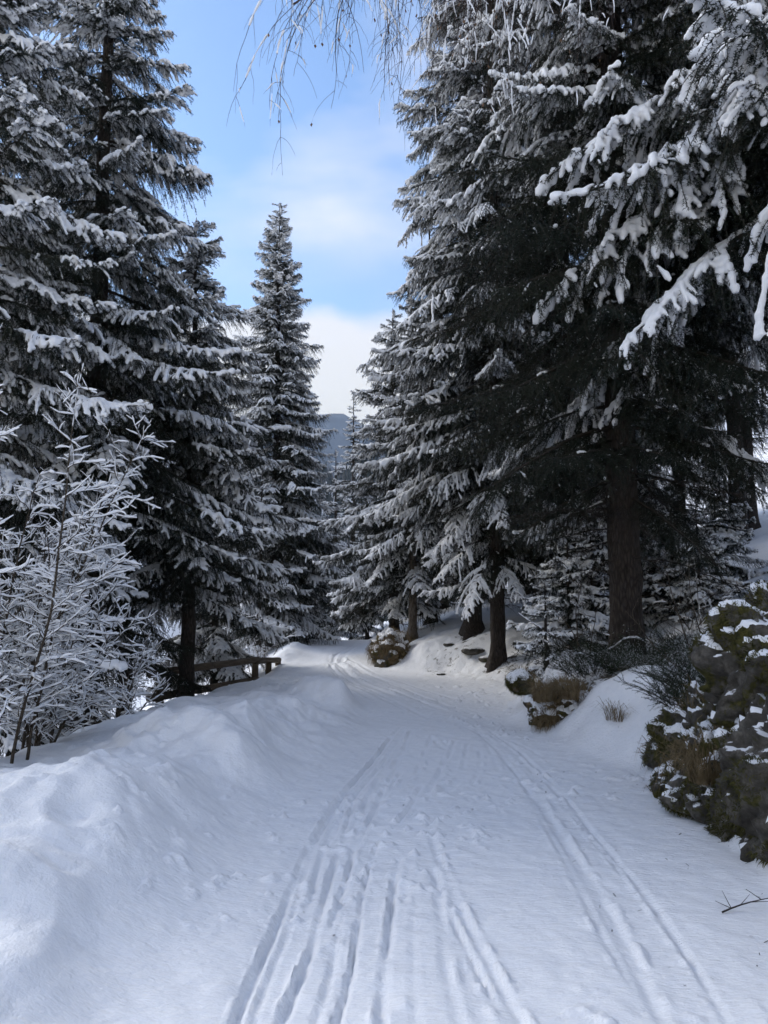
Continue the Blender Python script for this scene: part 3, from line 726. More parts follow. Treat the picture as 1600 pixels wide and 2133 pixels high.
# right of the path, far to near
spruce('small-topped spruce over the mid-path rock, its tip against the cream cloud', 822, 20.6, 9.6, 2.45, 131, fill=20, base=.14, inter=.42, per=5, r=.15, prof=.85, dead=3)
spruce('slim pale trunk spruce standing in front beside the mid-path rock', 858, 19.2, 9.0, 1.9, 132, fill=14, base=.17, inter=.45, per=5, r=.115, bark_='pale_bark', dead=3)
spruce('spruce with dark trunk in the clearing, left of the thick twin trunks', 897, 22.0, 13.0, 2.3, 133, base=.16, inter=.6, per=4, dead=3)
spruce('thick-footed tall spruce at the top of the clearing', 984, 17.2, 24.0, 2.9, 134, fill=34, base=.09, inter=.5, per=5, r=.20, heavy=.35, mix='LMSW', dead=4, top=.7)
spruce('tall spruce right of the thick-footed one, overhanging the clearing', 1032, 15.4, 23.0, 2.75, 135, fill=34, base=.085, inter=.48, per=5, r=.155, heavy=.4, mix='LMSW', dead=4, top=.7)
spruce('huge dark spruce with the thick bare trunk on the right bank', 1300, 10.3, 23.0, 3.1, 136, fill=30, base=.105, inter=.44, per=6, r=.23, heavy=.3, mix='LMSWN', inner=.8, dead=16, top=.55)
spruce('nearest spruce at the right edge whose white laden boughs sweep down across the picture', 1800, 8.8, 17.5, 3.9, 137, base=.29, inter=.36, per=7, heavy=.55, mix='LMSW', prof=.85, pitch=-4, lo=.6, top=.72)
for k, (px, Y, h, rm, bs) in enumerate([(1538, 18.0, 17.0, 2.4, .20), (1566, 19.5, 16.0, 2.3, .22), (1180, 15.5, 18.0, 2.5, .10), (1420, 21.0, 15.0, 2.6, .12), (1110, 22.0, 17.0, 2.6, .10), (1660, 14.0, 18.0, 2.6, .25)]):
    spruce(['thin spruce on the right hillside, left one of the close pair', 'thin spruce on the right hillside, right one of the close pair', 'spruce filling the gap between the clearing and the huge dark trunk',
            'hillside spruce behind the huge dark trunk', 'spruce at the back of the clearing', 'hillside spruce at the right picture edge'][k],
           px, Y, h, rm, 140 + k, base=bs, inter=.75, per=4, dead=6, mix='LMSN', inner=.6, group='spruces on the right hillside', top=.8)
for k, (px, Y, h, rm) in enumerate([(925, 27, 12, 2.6), (1005, 25, 11, 2.6), (1075, 27, 13, 2.6), (870, 30, 13, 2.6), (1250, 20, 12, 2.6), (1330, 25, 14, 2.8), (1160, 25, 12, 2.6)]):
    spruce(['dark spruce filling the back of the clearing, behind the dark trunk', 'dark spruce right behind the thick-footed spruce', 'dark spruce behind the tall overhanging spruce', 'spruce far behind the slim pale trunk',
            'dark spruce left behind the huge trunk', 'dark spruce right behind the huge trunk', 'dark spruce deep in the wood left of the huge trunk'][k],
           px, Y, h, rm, 180 + k, base=.03, inter=.72, per=4, mix='LMSN', inner=.5, group='dark spruces deeper in the right-hand wood')
for k, (px, Y, h, rm) in enumerate([(1135, 10.6, 1.25, .55), (1185, 11.8, 2.6, .95), (1400, 13.2, 2.3, 1.0), (1455, 12.4, 1.9, .9), (1350, 14.5, 3.0, 1.1), (1490, 15.5, 2.6, 1.1), (1235, 13.0, 3.2, 1.1)]):
    spruce(['little snow-covered spruce sapling on the snowy mound left of the huge trunk', 'young spruce close behind the snow-covered sapling', 'young spruce right of the huge trunk',
            'young spruce on the right hillside above the mossy rock', 'young spruce half hidden behind the huge trunk', 'young spruce at the foot of the close pair of trunks', 'young spruce behind the left side of the huge trunk'][k],
           px, Y, h, rm, 160 + k, base=.04, inter=.24, per=5, r=.03, group='young spruces under the right-hand trees')

# ------------------------------------------------------------------ fence
def log_mesh(name, a, b_, r, seed):
    rng = np.random.default_rng(seed); a = np.array(a, float); b_ = np.array(b_, float)
    L = np.linalg.norm(b_ - a); s = np.array([0, .012 / L, .1, .3, .5, .7, .9, 1 - .012 / L, 1])
    P = np.stack([L * s, np.r_[0, 0, rng.normal(0, .006, 5), 0, 0], np.r_[0, 0, rng.normal(0, .006, 5), 0, 0]], 1)
    R = r * np.array([.82, 1, 1.03, 1.0, 1.02, .98, .97, .95, .8])
    mb = MB(); mb.tube(P, R, 12, 0, True, True)
    return mb.mesh(name, ['fence_wood'])
def log(name, parent, a, b_, r, seed):
    o = obj(name, log_mesh(name, a, b_, r, seed), parent)
    d = Vector(b_) - Vector(a)
    o.matrix_local = Matrix.Translation(Vector(a)) @ d.to_track_quat('X', 'Z').to_matrix().to_4x4()
    return o
fA = at(330, 1402, 13.6); fB = at(530, 1375, 16.6); fC = at(578, 1374, 18.4)
org = np.array([fB[0], fB[1], hz(fB[0], fB[1])])
fence = thing('log_fence', 'dark brown round-log fence with rails, on the valley side of the path', 'fence', org)
def fp(p): return tuple(np.array(p) - org)
for k, (q, dz) in enumerate([(fA, 0), (fB, 0), (fB * .42 + fC * .58, 0), (fC * 1.0, 0)]):
    q = np.array(q) + np.array([.0, .12, 0])
    g = hz(q[0], q[1])
    log('post', fence, fp((q[0], q[1], min(g - .3, q[2] - .9))), fp((q[0], q[1], q[2] + .03)), .075, 300 + k)
dAB = unit(fB - fA); dBC = unit(fC - fB)
for k, dz in enumerate((0.0, -0.42, -0.72)):
    log('rail', fence, fp(fA - dAB * .25 + [0, 0, dz]), fp(fB + dAB * .16 + [0, 0, dz - .02 * k]), .072, 310 + k)
for k, dz in enumerate((-0.01, -0.45)):
    log('rail', fence, fp(fB - dBC * .03 + [0.0, -.0, dz - .10 * k]), fp(fC + dBC * .15 + [0, 0, dz]), .068, 320 + k)

# ------------------------------------------------------------------ rocks and banks
import bmesh
def rock_mesh(size, seed, mname, sub=5, strata=0.0, rough=0.22):
    bm = bmesh.new(); bmesh.ops.create_icosphere(bm, subdivisions=sub, radius=1.0)
    V = np.array([v.co[:] for v in bm.verts]); Fc = np.array([[v.index for v in f.verts] for f in bm.faces]); bm.free()
    P = V * np.array(size); off = Vector((seed * 7.3, seed * 1.7, -seed * 3.1))
    D = np.empty(len(P))
    for i, p in enumerate(P):
        q = Vector(p) + off
        big = mnoise.fractal(q * 1.7, 1.0, 2.0, 3); ridge = 1 - abs(mnoise.noise(q * 3.1)) * 2; fine = mnoise.fractal(q * 7.0, 0.9, 2.1, 4)
        st = 0.0
        if strata:
            w = (q.z * 0.8 + q.y * 0.45 + 0.12 * mnoise.noise(q * 2.3)) / 0.11
            st = (w - math.floor(w)) ** 1.5 - 0.5
        dv, _p = mnoise.voronoi(q * 3.3 + Vector((big, fine, big)) * .25)
        D[i] = rough * (0.7 * big + 0.22 * ridge + 0.22 * fine + 0.9 * min(dv[1] - dv[0], .45) - 0.35 * dv[0]) + strata * st + 0.02 * mnoise.fractal(q * 26, .8, 2, 3)
    P = P + V * (D * min(size) / 0.5 * 0.9)[:, None]
    mb = MB(); mb.add(P, Fc, 0, True)
    return mb.mesh('rock', [mname]), P, Fc
def blades(P, Fc, n, rng, ln, wd, mask_scale, keep, up, name, mname, droop=0.5, zmin=-1e9, seed=0):
    A = P[Fc[:, 0]]; B = P[Fc[:, 1]]; Cc = P[Fc[:, 2]]
    nr_ = np.cross(B - A, Cc - A); ar = np.linalg.norm(nr_, axis=1); nr_ = nr_ / (ar[:, None] + 1e-12)
    f = rng.choice(len(Fc), n, p=ar / ar.sum()); u = rng.uniform(size=(n, 1)); v = rng.uniform(size=(n, 1)); k = (u + v) > 1
    u = np.where(k, 1 - u, u); v = np.where(k, 1 - v, v)
    Q = A[f] + (B[f] - A[f]) * u + (Cc[f] - A[f]) * v; Nn = nr_[f]
    m_ = vnoise(Q[:, 0] * mask_scale + Q[:, 2] * mask_scale * .8 + seed, Q[:, 1] * mask_scale + Q[:, 2] * mask_scale * .6, 5 + seed) + 0.5
    ok = (m_ < keep) & (Q[:, 2] > zmin)
    Q = Q[ok]; Nn = Nn[ok]; n = len(Q)
    D = unit(Nn * 0.8 + np.array([0, 0, up]) + rng.normal(0, .45, (n, 3)))
    l = ln * rng.uniform(.45, 1.2, (n, 1)); W = unit(np.cross(D, rng.normal(size=(n, 3)))) * wd / 2
    mid = Q + D * l * .55; tip = Q + D * l + np.array([0, 0, -droop]) * l
    V = np.stack([Q - W, Q + W, mid + W * .8, mid - W * .8, tip], 1).reshape(-1, 3)
    b0 = (np.arange(n) * 5)[:, None]
    mb = MB(); mb.add(V, b0 + np.array([[0, 1, 2, 3]]), 0, False)
    mb.add(V, b0 + np.array([[3, 2, 4]]), 0, False)
    return mb.mesh(name, [mname])
def rock(label, c, size, seed, mname='mossy_rock', moss=0, grass=0, strata=0.0, sub=5, rz=0.0, group=None, name='rock', cat='rock', rough=.22, keep=.42, droopg=1.1, snowy=0, snow_at=.66, thick=.026):
    me, P, Fc = rock_mesh(size, seed, mname, sub, strata, rough)
    o = tag(obj(name, me, None, tuple(c), (0, 0, rz)), label, cat, group)
    rng = np.random.default_rng(seed)
    if snowy:
        # snow lying on the ledges: a skin over whatever faces up, thickest in the middle of each patch
        nn = np.zeros_like(P); fn = np.cross(P[Fc[:, 1]] - P[Fc[:, 0]], P[Fc[:, 2]] - P[Fc[:, 0]])
        for k_ in range(3): np.add.at(nn, Fc[:, k_], fn)
        nn = unit(nn)
        nz_ = fbm(P[:, 0] * 6 + seed + P[:, 2] * 5, P[:, 1] * 6 + P[:, 2] * 4, 40 + seed, 5, .65)
        m_ = sstep(0.0, 0.5, nn[:, 2] - snow_at + 1.0 * nz_)
        off_ = -0.012 + (0.012 + thick * (0.6 + 0.8 * (vnoise(P[:, 0] * 26, P[:, 1] * 26 + P[:, 2] * 17, seed) + .5))) * m_
        V_ = P + unit(nn + np.array([0, 0, 1.2])) * off_[:, None]
        sel = (m_[Fc] > 0.02).any(1); used, inv = np.unique(Fc[sel].ravel(), return_inverse=True)
        q_ = MB(); q_.add(V_[used], inv.reshape(-1, 3), 0, True); sc_ = obj('snow_cover', q_.mesh('snow_cover', ['snow_cap']), o); sc_['kind'] = 'stuff'
    if moss:
        q = obj('moss', blades(P, Fc, moss, rng, .045, .006, 4.5, keep, .3, 'moss', 'moss_blades', .3, seed=seed), o); q['kind'] = 'stuff'
    if grass:
        q = obj('dry_grass', blades(P, Fc, grass, rng, .17, .006, 3.0, .50, .1, 'dry_grass', 'dry_grass', droopg, seed=seed + 3), o); q['kind'] = 'stuff'
    return o
G1 = 'mossy rocks along the right edge of the path'
rock('big mossy rock with a green top at the right picture edge', at(1660, 1420, 5.3), (.50, .55, .52), 1, moss=30000, strata=.03, group=G1, keep=.64, snowy=220, rough=.3, sub=6)
rock('layered grey rock slab low at the right edge, its foot in the snow', at(1690, 1690, 4.75), (.36, .60, .72), 2, 'bare_rock', moss=20000, strata=.08, group=G1, rz=.3, keep=.52, snowy=160, rough=.3, sub=6)
rock('mossy lump of rock speckled with snow, left end of the rock wall', at(1485, 1610, 6.3), (.42, .60, .58), 3, moss=25000, grass=1500, group=G1, rough=.36, keep=.64, snowy=260, sub=6)
rock('low snow-speckled rock with a brown grass patch at the path edge', at(1530, 1700, 5.6), (.34, .46, .52), 4, moss=20000, grass=2500, group=G1, rough=.36, keep=.6, snowy=200, sub=6)
rock('dark jagged rock between the grass patch and the layered slab', at(1610, 1750, 5.05), (.28, .38, .52), 5, 'bare_rock', moss=12000, strata=.06, group=G1, rz=.8, keep=.48, snowy=120, rough=.34)
rock('rock of the wall just beyond the right picture edge', (2.75, 3.6, .55), (.5, .6, .75), 6, 'bare_rock', moss=8000, strata=.1, group=G1, rz=.2, snowy=60)
rock('undercut earth bank with brown grass hanging over at the bend', at(1165, 1478, 9.15) + [0.12, 0.15, -.06], (.46, .40, .26), 7, 'earth_bank', moss=9000, grass=11000, snow_at=.3, name='earth_bank', cat='earth bank', rough=.42, snowy=260)
rock('grass-grown rock standing alone in the middle where the path bends', at(815, 1366, 17.9), (.40, .60, .52), 18, 'earth_bank', moss=9000, grass=7000, name='rock', rough=.30, droopg=.9, snowy=160, snow_at=.5)
rock('small snowy tussock left of the earth bank', at(1085, 1422, 10.2), (.14, .14, .13), 9, 'earth_bank', moss=4000, grass=1500, snowy=1, snow_at=.2, name='tussock', cat='tussock', sub=4, group='tussocks on the right bank')
for k, (px, py, Y, s_, lab) in enumerate([(985, 1320, 16.3, .20, 'flat dark stone below the thick-footed spruce'), (935, 1318, 16.9, .10, 'small stone in the snow of the clearing'),
                                     (1015, 1330, 15.9, .14, 'dark stone between the two thick trunks'), (918, 1332, 16.0, .07, 'tiny stone at the left of the clearing')]):
    p = at(px, py, Y); p[2] = hz(p[0], p[1]) + .01
    rock(lab, p, (s_ * 1.3, s_, s_ * .45), 20 + k, 'bare_rock', sub=4, name='stone', cat='stone', group='stones in the clearing')
snowy_bank = [(570, 1372, 21.5, .30), (600, 1362, 23, .22)]

# ------------------------------------------------------------------ low evergreen shrubs, grass tufts
def tuft_shrub(label, c, rr, hgt, seed, n=70, name='evergreen_shrub', mname='heather', frost=.03):
    rng = np.random.default_rng(seed); mb = MB(); polys = []
    for _ in range(n):
        a = rng.uniform(0, 6.28); q = rr * math.sqrt(rng.uniform()) * .55
        p0 = np.array([q * math.cos(a), q * math.sin(a), -.08])
        tilt = rng.uniform(.1, 1.0); a2 = a + rng.normal(0, .5); l = hgt * rng.uniform(.6, 1.25)
        d = np.array([math.cos(a2) * tilt, math.sin(a2) * tilt, 1 - .5 * tilt])
        tt = np.linspace(0, 1, 7)
        P = p0 + d * (l * tt)[:, None] + np.array([math.cos(a2), math.sin(a2), -.6]) * (.22 * l * tt ** 2)[:, None] + np.cumsum(rng.normal(0, .006, (7, 3)), 0)
        mb.tube(P, np.linspace(.004, .0015, 7), 3, 1, False); polys.append(P)
        for _k in range(6):
            j = rng.integers(1, 6); l2 = l * rng.uniform(.2, .45); d2 = unit(d + rng.normal(0, .6, 3))
            P2 = P[j] + d2 * (l2 * np.linspace(0, 1, 4))[:, None]; polys.append(P2)
            mb.tube(P2, np.linspace(.0025, .001, 4), 3, 1, False)
    fl = MB(); needles(fl, polys, rng, 170, .022, .0035, frost, 0, 1, .1)
    t_ = thing(name, label, 'shrub', tuple(c), 'low evergreen shrubs on the right bank')
    obj('stems', mb.mesh('stems', [mname, 'twig_bark']), t_); obj('foliage', fl.mesh('foliage', [mname, 'snow_cap']), t_)
    return t_
def ground(px, py, Y):
    p = at(px, py, Y); return np.array([p[0], p[1], hz(p[0], p[1])])
p = ground(1240, 1390, 9.6); tuft_shrub('wide dark evergreen shrub at the foot of the huge trunk', p, .65, .52, 1, 110)
p = ground(1175, 1390, 9.5); tuft_shrub('dark shrub hanging over the earth bank at the bend', p, .35, .35, 2, 60)
p = ground(1440, 1440, 6.9); p[2] = max(p[2], at(1440, 1460, 6.7)[2]); tuft_shrub('green bristly shrub on top of the mossy rock lump', p, .42, .42, 3, 80)
p = ground(1490, 1420, 7.3); tuft_shrub('dark shrub behind the rock wall', p, .6, .5, 4, 90, frost=.12)
p = ground(1370, 1390, 8.6); tuft_shrub('low frosted shrub between the mound and the rock wall', p, .7, .34, 5, 90, frost=.2)
p = ground(1330, 1350, 9.4); tuft_shrub('dark shrub right of the huge trunk', p, .8, .45, 6, 100, frost=.08)
p = ground(1440, 1330, 9.8); tuft_shrub('frosted shrub on the hillside behind the rock wall', p, .8, .45, 7, 90, frost=.15)
def grass_tuft(label, c, r_, h_, n, seed, mname='dry_grass'):
    rng = np.random.default_rng(seed); V = []; 
    a = rng.uniform(0, 6.28, n); q = r_ * np.sqrt(rng.uniform(size=n)) * .5
    b0 = np.stack([q * np.cos(a), q * np.sin(a), np.full(n, -.03)], 1)
    a = a + rng.normal(0, .9, n); o_ = np.stack([np.cos(a), np.sin(a), np.zeros(n)], 1) * rng.uniform(.05, 1.1, (n, 1)) + rng.normal(0, .12, (n, 3)); l = h_ * rng.uniform(.25, 1.2, (n, 1))
    W = np.stack([-np.sin(a), np.cos(a), np.zeros(n)], 1) * .0022
    m1 = b0 + (o_ * .35 + [0, 0, .6]) * l; m2 = b0 + (o_ * .9 + [0, 0, .85]) * l; tp = b0 + (o_ * 1.5 + [0, 0, .62]) * l
    V = np.stack([b0 - W, b0 + W, m1 + W, m1 - W, m2 + W * .7, m2 - W * .7, tp], 1).reshape(-1, 3)
    i = (np.arange(n) * 7)[:, None]; mb = MB()
    mb.add(V, np.concatenate([i + np.array([[0, 1, 2, 3]]), i + np.array([[3, 2, 4, 5]])]), 0, False); mb.add(V, i + np.array([[5, 4, 6]]), 0, False)
    return tag(obj('grass_tuft', mb.mesh('grass_tuft', [mname]), None, tuple(c)), label, 'grass tuft', 'dry grass tufts')
grass_tuft('brown grass tuft poking from the snowy mound', ground(1285, 1490, 7.9), .22, .20, 150, 1)
grass_tuft('brown grass tuft low in the rock wall', at(1470, 1620, 5.45), .22, .28, 700, 2)
grass_tuft('dry grass clump on the left half of the earth bank', at(1130, 1455, 8.8), .22, .24, 600, 3)
grass_tuft('dry grass clump on the right half of the earth bank', at(1185, 1450, 8.75), .22, .24, 600, 4)
grass_tuft('grass stems at the foot of the slim pale trunk', ground(858, 1345, 19.0), .22, .22, 200, 5)

# ------------------------------------------------------------------ bare shrubs, some loaded with snow
def shrub(label, c, seed, stems=9, hgt=(1.5, 2.8), tilt=(.12, .8), toward=0.0, snow=1.0, l2=(.35, .9), sp2=.10, sp3=.050, group=None, name='bare_shrub', r0=.014, flatten=.35, bias=.0):
    rng = np.random.default_rng(seed); wood = MB(); sn = MB()
    def snow_on(P, r, prob=1.0):
        if snow <= 0 or len(P) < 3 or rng.uniform() > prob * snow: return
        Q = resample(P, .032); n = len(Q)
        if n > 12 and rng.uniform() < .6:
            k_ = rng.integers(4, n - 4); snow_piece(Q[:k_], r); Q = Q[k_ + rng.integers(1, 3):]
        snow_piece(Q, r)
    def snow_piece(Q, r):
        n = len(Q)
        if n < 3: return
        T = unit(np.gradient(Q, axis=0)); steep = np.abs(T[:, 2])
        R = r * rng.uniform(.7, 1.25) * (.55 + .9 * rng.uniform(size=n) ** 1.5) * np.clip(1.3 - 1.1 * steep, .22, 1)
        R[0] *= .5; R[-1] *= .6
        sn.tube(Q + np.array([0, 0, .85]) * R[:, None], R, 5, 0, True)
    def walk(p, d, l, n, wob, lift):
        P = [p]; d = unit(d); st = l / (n - 1)
        for _ in range(n - 1):
            d = unit(d + rng.normal(0, wob, 3) + np.array([0, 0, lift])); P.append(P[-1] + d * st)
        return np.array(P)
    for k in range(stems):
        a = toward + rng.normal(0, 1.3) if bias else rng.uniform(0, 6.28); ti = rng.uniform(*tilt); l = rng.uniform(*hgt)
        P = walk(np.array([rng.normal(0, .12), rng.normal(0, .12), -.15]), np.array([math.cos(a) * ti, math.sin(a) * ti, 1.0]), l, 16, .07, -.015)
        wood.tube(P, np.linspace(r0, r0 * .25, 16), 6, 0, False); snow_on(P, .017, .8)
        q = .18
        while q < .99:
            i = min(int(q * 15), 14); T = unit(P[i + 1] - P[i]); a2 = rng.uniform(0, 6.28)
            ln = rng.uniform(*l2) * (1.15 - .7 * q)
            lat = np.array([math.cos(a2), math.sin(a2), rng.uniform(-.2, .45)])
            if bias: lat += bias * np.array([math.cos(toward), math.sin(toward), 0])
            P2 = walk(P[i], T * .45 + lat * .8, ln, max(6, int(ln / .05)), .22, -.012)
            wood.tube(P2, np.linspace(r0 * .42, .0018, len(P2)), 4, 0, False); snow_on(P2, .0120)
            w = .12
            while w < .99:
                j = min(int(w * (len(P2) - 1)), len(P2) - 2); T2 = unit(P2[j + 1] - P2[j]); l3 = rng.uniform(.05, .26) * (1.1 - .5 * w)
                sdv = unit(np.cross(T2, [0, 0, 1.])) * rng.choice([-1, 1])
                P3 = walk(P2[j], T2 * .6 + sdv * .75 + np.array([0, 0, rng.normal(.05, flatten)]), l3, 6, .26, .02)
                wood.tube(P3, np.linspace(.003, .0013, 6), 3, 0, False); snow_on(P3, .0090, .92)
                w += sp3 / ln * rng.uniform(.6, 1.4)
            q += sp2 / l * rng.uniform(.6, 1.4)
    t_ = thing(name, label, 'shrub', tuple(c), group)
    obj('branches', wood.mesh('branches', ['shrub_bark']), t_)
    if sn.n: obj('snow_cover', sn.mesh('snow_cover', ['snow_cap']), t_)['kind'] = 'stuff'
    return t_
GS = 'snow-covered bare shrubs left of the path'
def gl(x, y): return (x, y, hz(x, y))
shrub('large bare shrub at the left edge, every twig loaded with snow', gl(-3.35, 6.2), 1, 13, (2.1, 3.5), (.05, .5), 0.0, 1.0, group=GS, bias=.25)
shrub('snow-loaded bare shrub behind the large one, at the brow of the bank', gl(-3.35, 7.4), 2, 11, (1.6, 2.7), (.05, .4), .2, 1.0, group=GS, bias=.15)
shrub('low snowy shrub at the brow of the bank towards the fence', gl(-3.25, 9.3), 3, 8, (.7, 1.5), (.2, .9), .2, .95, group=GS, l2=(.2, .6))
shrub('tall snowy shrub leaning in from the left edge above the large one', gl(-3.9, 6.4), 4, 6, (3.0, 4.3), (.05, .45), .3, 1.0, group=GS, bias=.3, r0=.022, sp2=.2)
shrub('thin bare snowy shrub by the rise, at the foot of the pointed spruce', gl(-3.6, 22.0), 5, 6, (1.0, 2.0), (.1, .7), 0, .8, group=GS, sp2=.2, sp3=.11)
GB = 'leafless shrubs on the right bank'
shrub('leafless arching shrub without snow above the rock wall', gl(3.55, 7.8), 6, 5, (1.0, 1.9), (.3, 1.1), 2.6, 0.0, group=GB, sp2=.3, sp3=.16, r0=.010, l2=(.3, .8))
shrub('leafless twiggy shrub beside the huge trunk', gl(2.75, 9.9), 7, 4, (.8, 1.6), (.2, .8), 1.6, .15, group=GB, sp2=.3, sp3=.16, r0=.010)
shrub('leafless shrub right of the huge trunk on the hillside', gl(4.6, 11.2), 8, 6, (1.0, 1.9), (.3, 1.1), 1.6, .2, group=GB, sp2=.26, sp3=.14, r0=.010)

# ------------------------------------------------------------------ birch leaning over the path from beyond the right edge
rng = np.random.default_rng(77)
bx, by = 3.35, 2.6
bz = hz(bx, by)
birch = thing('birch_tree', 'leafless birch whose thin hanging twigs dangle into the top of the picture', 'birch tree', (bx, by, bz))
me, _ = trunk_mesh(8.5, .11, 5, -.05, .6, 'birch_bark'); obj('trunk', me, birch)
limb_pts = resample(np.array([(-.15, 0, 4.2), (-.7, .6, 5.0), (-1.5, 1.5, 5.55), (-2.4, 2.3, 5.75), (-3.3, 2.8, 5.6), (-4.1, 3.1, 5.35)]) + [0, 0, .95 - bz], .2)
mb = MB(); mb.tube(limb_pts, np.linspace(.04, .006, len(limb_pts)), 6, 0, False)
limb2 = resample(np.array([(-.15, 0, 4.8), (-.6, .9, 5.6), (-1.3, 2.0, 6.1), (-2.1, 3.0, 6.15), (-2.7, 3.9, 5.95)]) + [0, 0, .85 - bz], .2)
mb.tube(limb2, np.linspace(.035, .006, len(limb2)), 6, 0, False)
obj('limb', mb.mesh('limb', ['birch_twig_bark']), birch)
mb = MB(); sn = MB(); leafV = []
for L_, cnt, rng_u in ((limb_pts, 60, (.66, 1.0)), (limb2, 60, (.7, 1.0))):
    for k in range(cnt):
        i = int(rng.uniform(*rng_u) * (len(L_) - 1)); p = L_[i]
        ln = rng.uniform(.7, 1.6)
        d = np.array([rng.normal(-.15, .55), rng.normal(0, .55), rng.uniform(-.1, .4)]); P = [p]; n = 14
        for _ in range(n):
            d = unit(d + np.array([rng.normal(0, .10), rng.normal(0, .10), -.22])); P.append(P[-1] + d * ln / n)
        P = np.array(P); mb.tube(P, np.linspace(.0034, .0013, n + 1), 4, 0, False)
        if rng.uniform() < .7:
            a = rng.integers(1, 9); Q = P[a:a + rng.integers(3, 6)]
            if len(Q) > 2: sn.tube(resample(Q, .025) + [0, 0, .003], (lambda m_: .0075 * rng.uniform(.3, 1.5, m_))(len(resample(Q, .025))), 5, 0, True)
        for _k in range(8):
            j = rng.integers(2, n); l2_ = rng.uniform(.1, .4); dd = unit(np.array([rng.normal(0, .8), rng.normal(0, .8), -.5])); S = [P[j]]
            for _ in range(6):
                dd = unit(dd + np.array([rng.normal(0, .12), rng.normal(0, .12), -.25])); S.append(S[-1] + dd * l2_ / 6)
            S = np.array(S); mb.tube(S, np.linspace(.0019, .0009, 7), 3, 0, False)
            if rng.uniform() < .16:      # a dry leaf or catkin
                c_ = S[-1]; a = rng.uniform(0, 6.28); w_ = np.array([math.cos(a), math.sin(a), .3]) * .011
                leafV += [c_, c_ + w_ + [0, 0, -.014], c_ + [0, 0, -.034], c_ - w_ + [0, 0, -.014]]
            if rng.uniform() < .25: sn.tube(S[2:6] + [0, 0, .003], .0055 * np.array([.4, 1.1, .8, .4]), 5, 0, True)
obj('hanging_twigs', mb.mesh('hanging_twigs', ['birch_twig_bark']), birch)
obj('snow_cover', sn.mesh('snow_cover', ['snow_cap']), birch)['kind'] = 'stuff'
lb = MB(); lb.add(np.array(leafV), np.arange(len(leafV)).reshape(-1, 4), 0, False)
obj('dry_leaves', lb.mesh('dry_leaves', ['dry_leaf']), birch)

# ------------------------------------------------------------------ small things on the snow
def stick(label, pts, r_, seed):
    rng = np.random.default_rng(seed); mb = MB(); P = resample(pts, .05); mb.tube(P - P[0], np.linspace(r_, r_ * .4, len(P)), 5, 0, True)
    for _ in range(5):
        j = rng.integers(1, len(P) - 1); d = unit(np.array([rng.normal(), rng.normal(), rng.uniform(0, .6)])); l = rng.uniform(.05, .14)
        mb.tube(P[j] - P[0] + d * (l * np.linspace(0, 1, 4))[:, None], np.linspace(r_ * .5, r_ * .25, 4), 4, 0, True)
    return tag(obj('fallen_twig', mb.mesh('fallen_twig', ['twig_bark']), None, tuple(P[0])), label, 'twig', 'fallen twigs on the snow')
def gp(px, py, up=.01):
    x, y = on_path(px, py); return (x, y, hz(x, y) + up)
stick('forked twig lying on the snow at the lower right edge', [gp(1505, 1905), gp(1545, 1892, .03), gp(1610, 1885, .05)], .005, 1)
stick('short dark twig on the snow in front of the rock wall', [gp(1432, 1640), gp(1452, 1652)], .006, 2)

# needles, bits of bark and lichen that have dropped on the snow
rng = np.random.default_rng(12); V = []
ly = rng.uniform(3.2, 17, 420); lx = np.where(rng.uniform(size=420) < .4, rng.uniform(-2.4, 3.2, 420), rng.uniform(1.0, 3.0, 420)); lz = height(lx, ly, False) + .004
for x, y, z in zip(lx, ly, lz):
    a = rng.uniform(0, 6.28); l = rng.uniform(.004, .014); w = rng.uniform(.001, .004)
    d = np.array([math.cos(a), math.sin(a), rng.uniform(0, .5)]); e = np.array([-math.sin(a), math.cos(a), 0.1]); c0 = np.array([x, y, z])
    V += [c0 - d * l - e * w, c0 - d * l + e * w, c0 + d * l + e * w, c0 + d * l - e * w]
lb = MB(); lb.add(np.array(V), np.arange(len(V)).reshape(-1, 4), 0, False)
o = obj('needle_litter', lb.mesh('needle_litter', ['twig_bark'])); o['kind'] = 'stuff'
tag(o, 'scattered dark needles and bark bits on the snow of the path', 'litter')

# ------------------------------------------------------------------ far forest and hill
rng = np.random.default_rng(9); fw = MB(); fc = MB()
ly = rng.uniform(120, 560, 2600); lx = rng.uniform(-.26, .12, 2600) * ly; lz = height(lx, ly, False)
for x, y, z in zip(lx, ly, lz):
    h = rng.uniform(9, 16)
    if rng.uniform() < .42:
        s = 7; th = np.arange(s) * 6.283 / s + rng.uniform(0, 6)
        for t_ in range(4):
            zb = z + h * (.12 + .2 * t_); zt = z + h * min(1, .46 + .2 * t_); rr = h * .16 * (1 - .22 * t_) * rng.uniform(.7, 1.2, s)
            V = np.r_[np.stack([x + np.cos(th) * rr, y + np.sin(th) * rr, np.full(s, zb) + rng.normal(0, .3, s)], 1), [[x, y, zt]]]
            fc.add(V, [[i, (i + 1) % s, s] for i in range(s)], 0, False)
    else:
        fw.tube(np.array([[x, y, z - 1], [x + rng.normal(0, .3), y, z + h * .5], [x + rng.normal(0, .6), y, z + h]]), [.22, .16, .03], 4, 0, False)
        for _ in range(9):
            a = rng.uniform(0, 6.28); q = rng.uniform(.35, .95) * h; l = rng.uniform(.12, .24) * h * (1.1 - q / h)
            fw.tube(np.array([[x, y, z + q], [x + math.cos(a) * l, y + math.sin(a) * l, z + q + l * .9]]), [.09, .03], 3, 0, False)
far = obj('far_forest', fc.mesh('far_forest', ['far_conifer'])); far['kind'] = 'stuff'
tag(far, 'distant dark conifers on the slope beyond the path', 'far forest')
far = obj('far_bare_forest', fw.mesh('far_bare_forest', ['far_bare_wood'])); far['kind'] = 'stuff'
tag(far, 'distant grey leafless trees on the slope beyond the path', 'far forest')
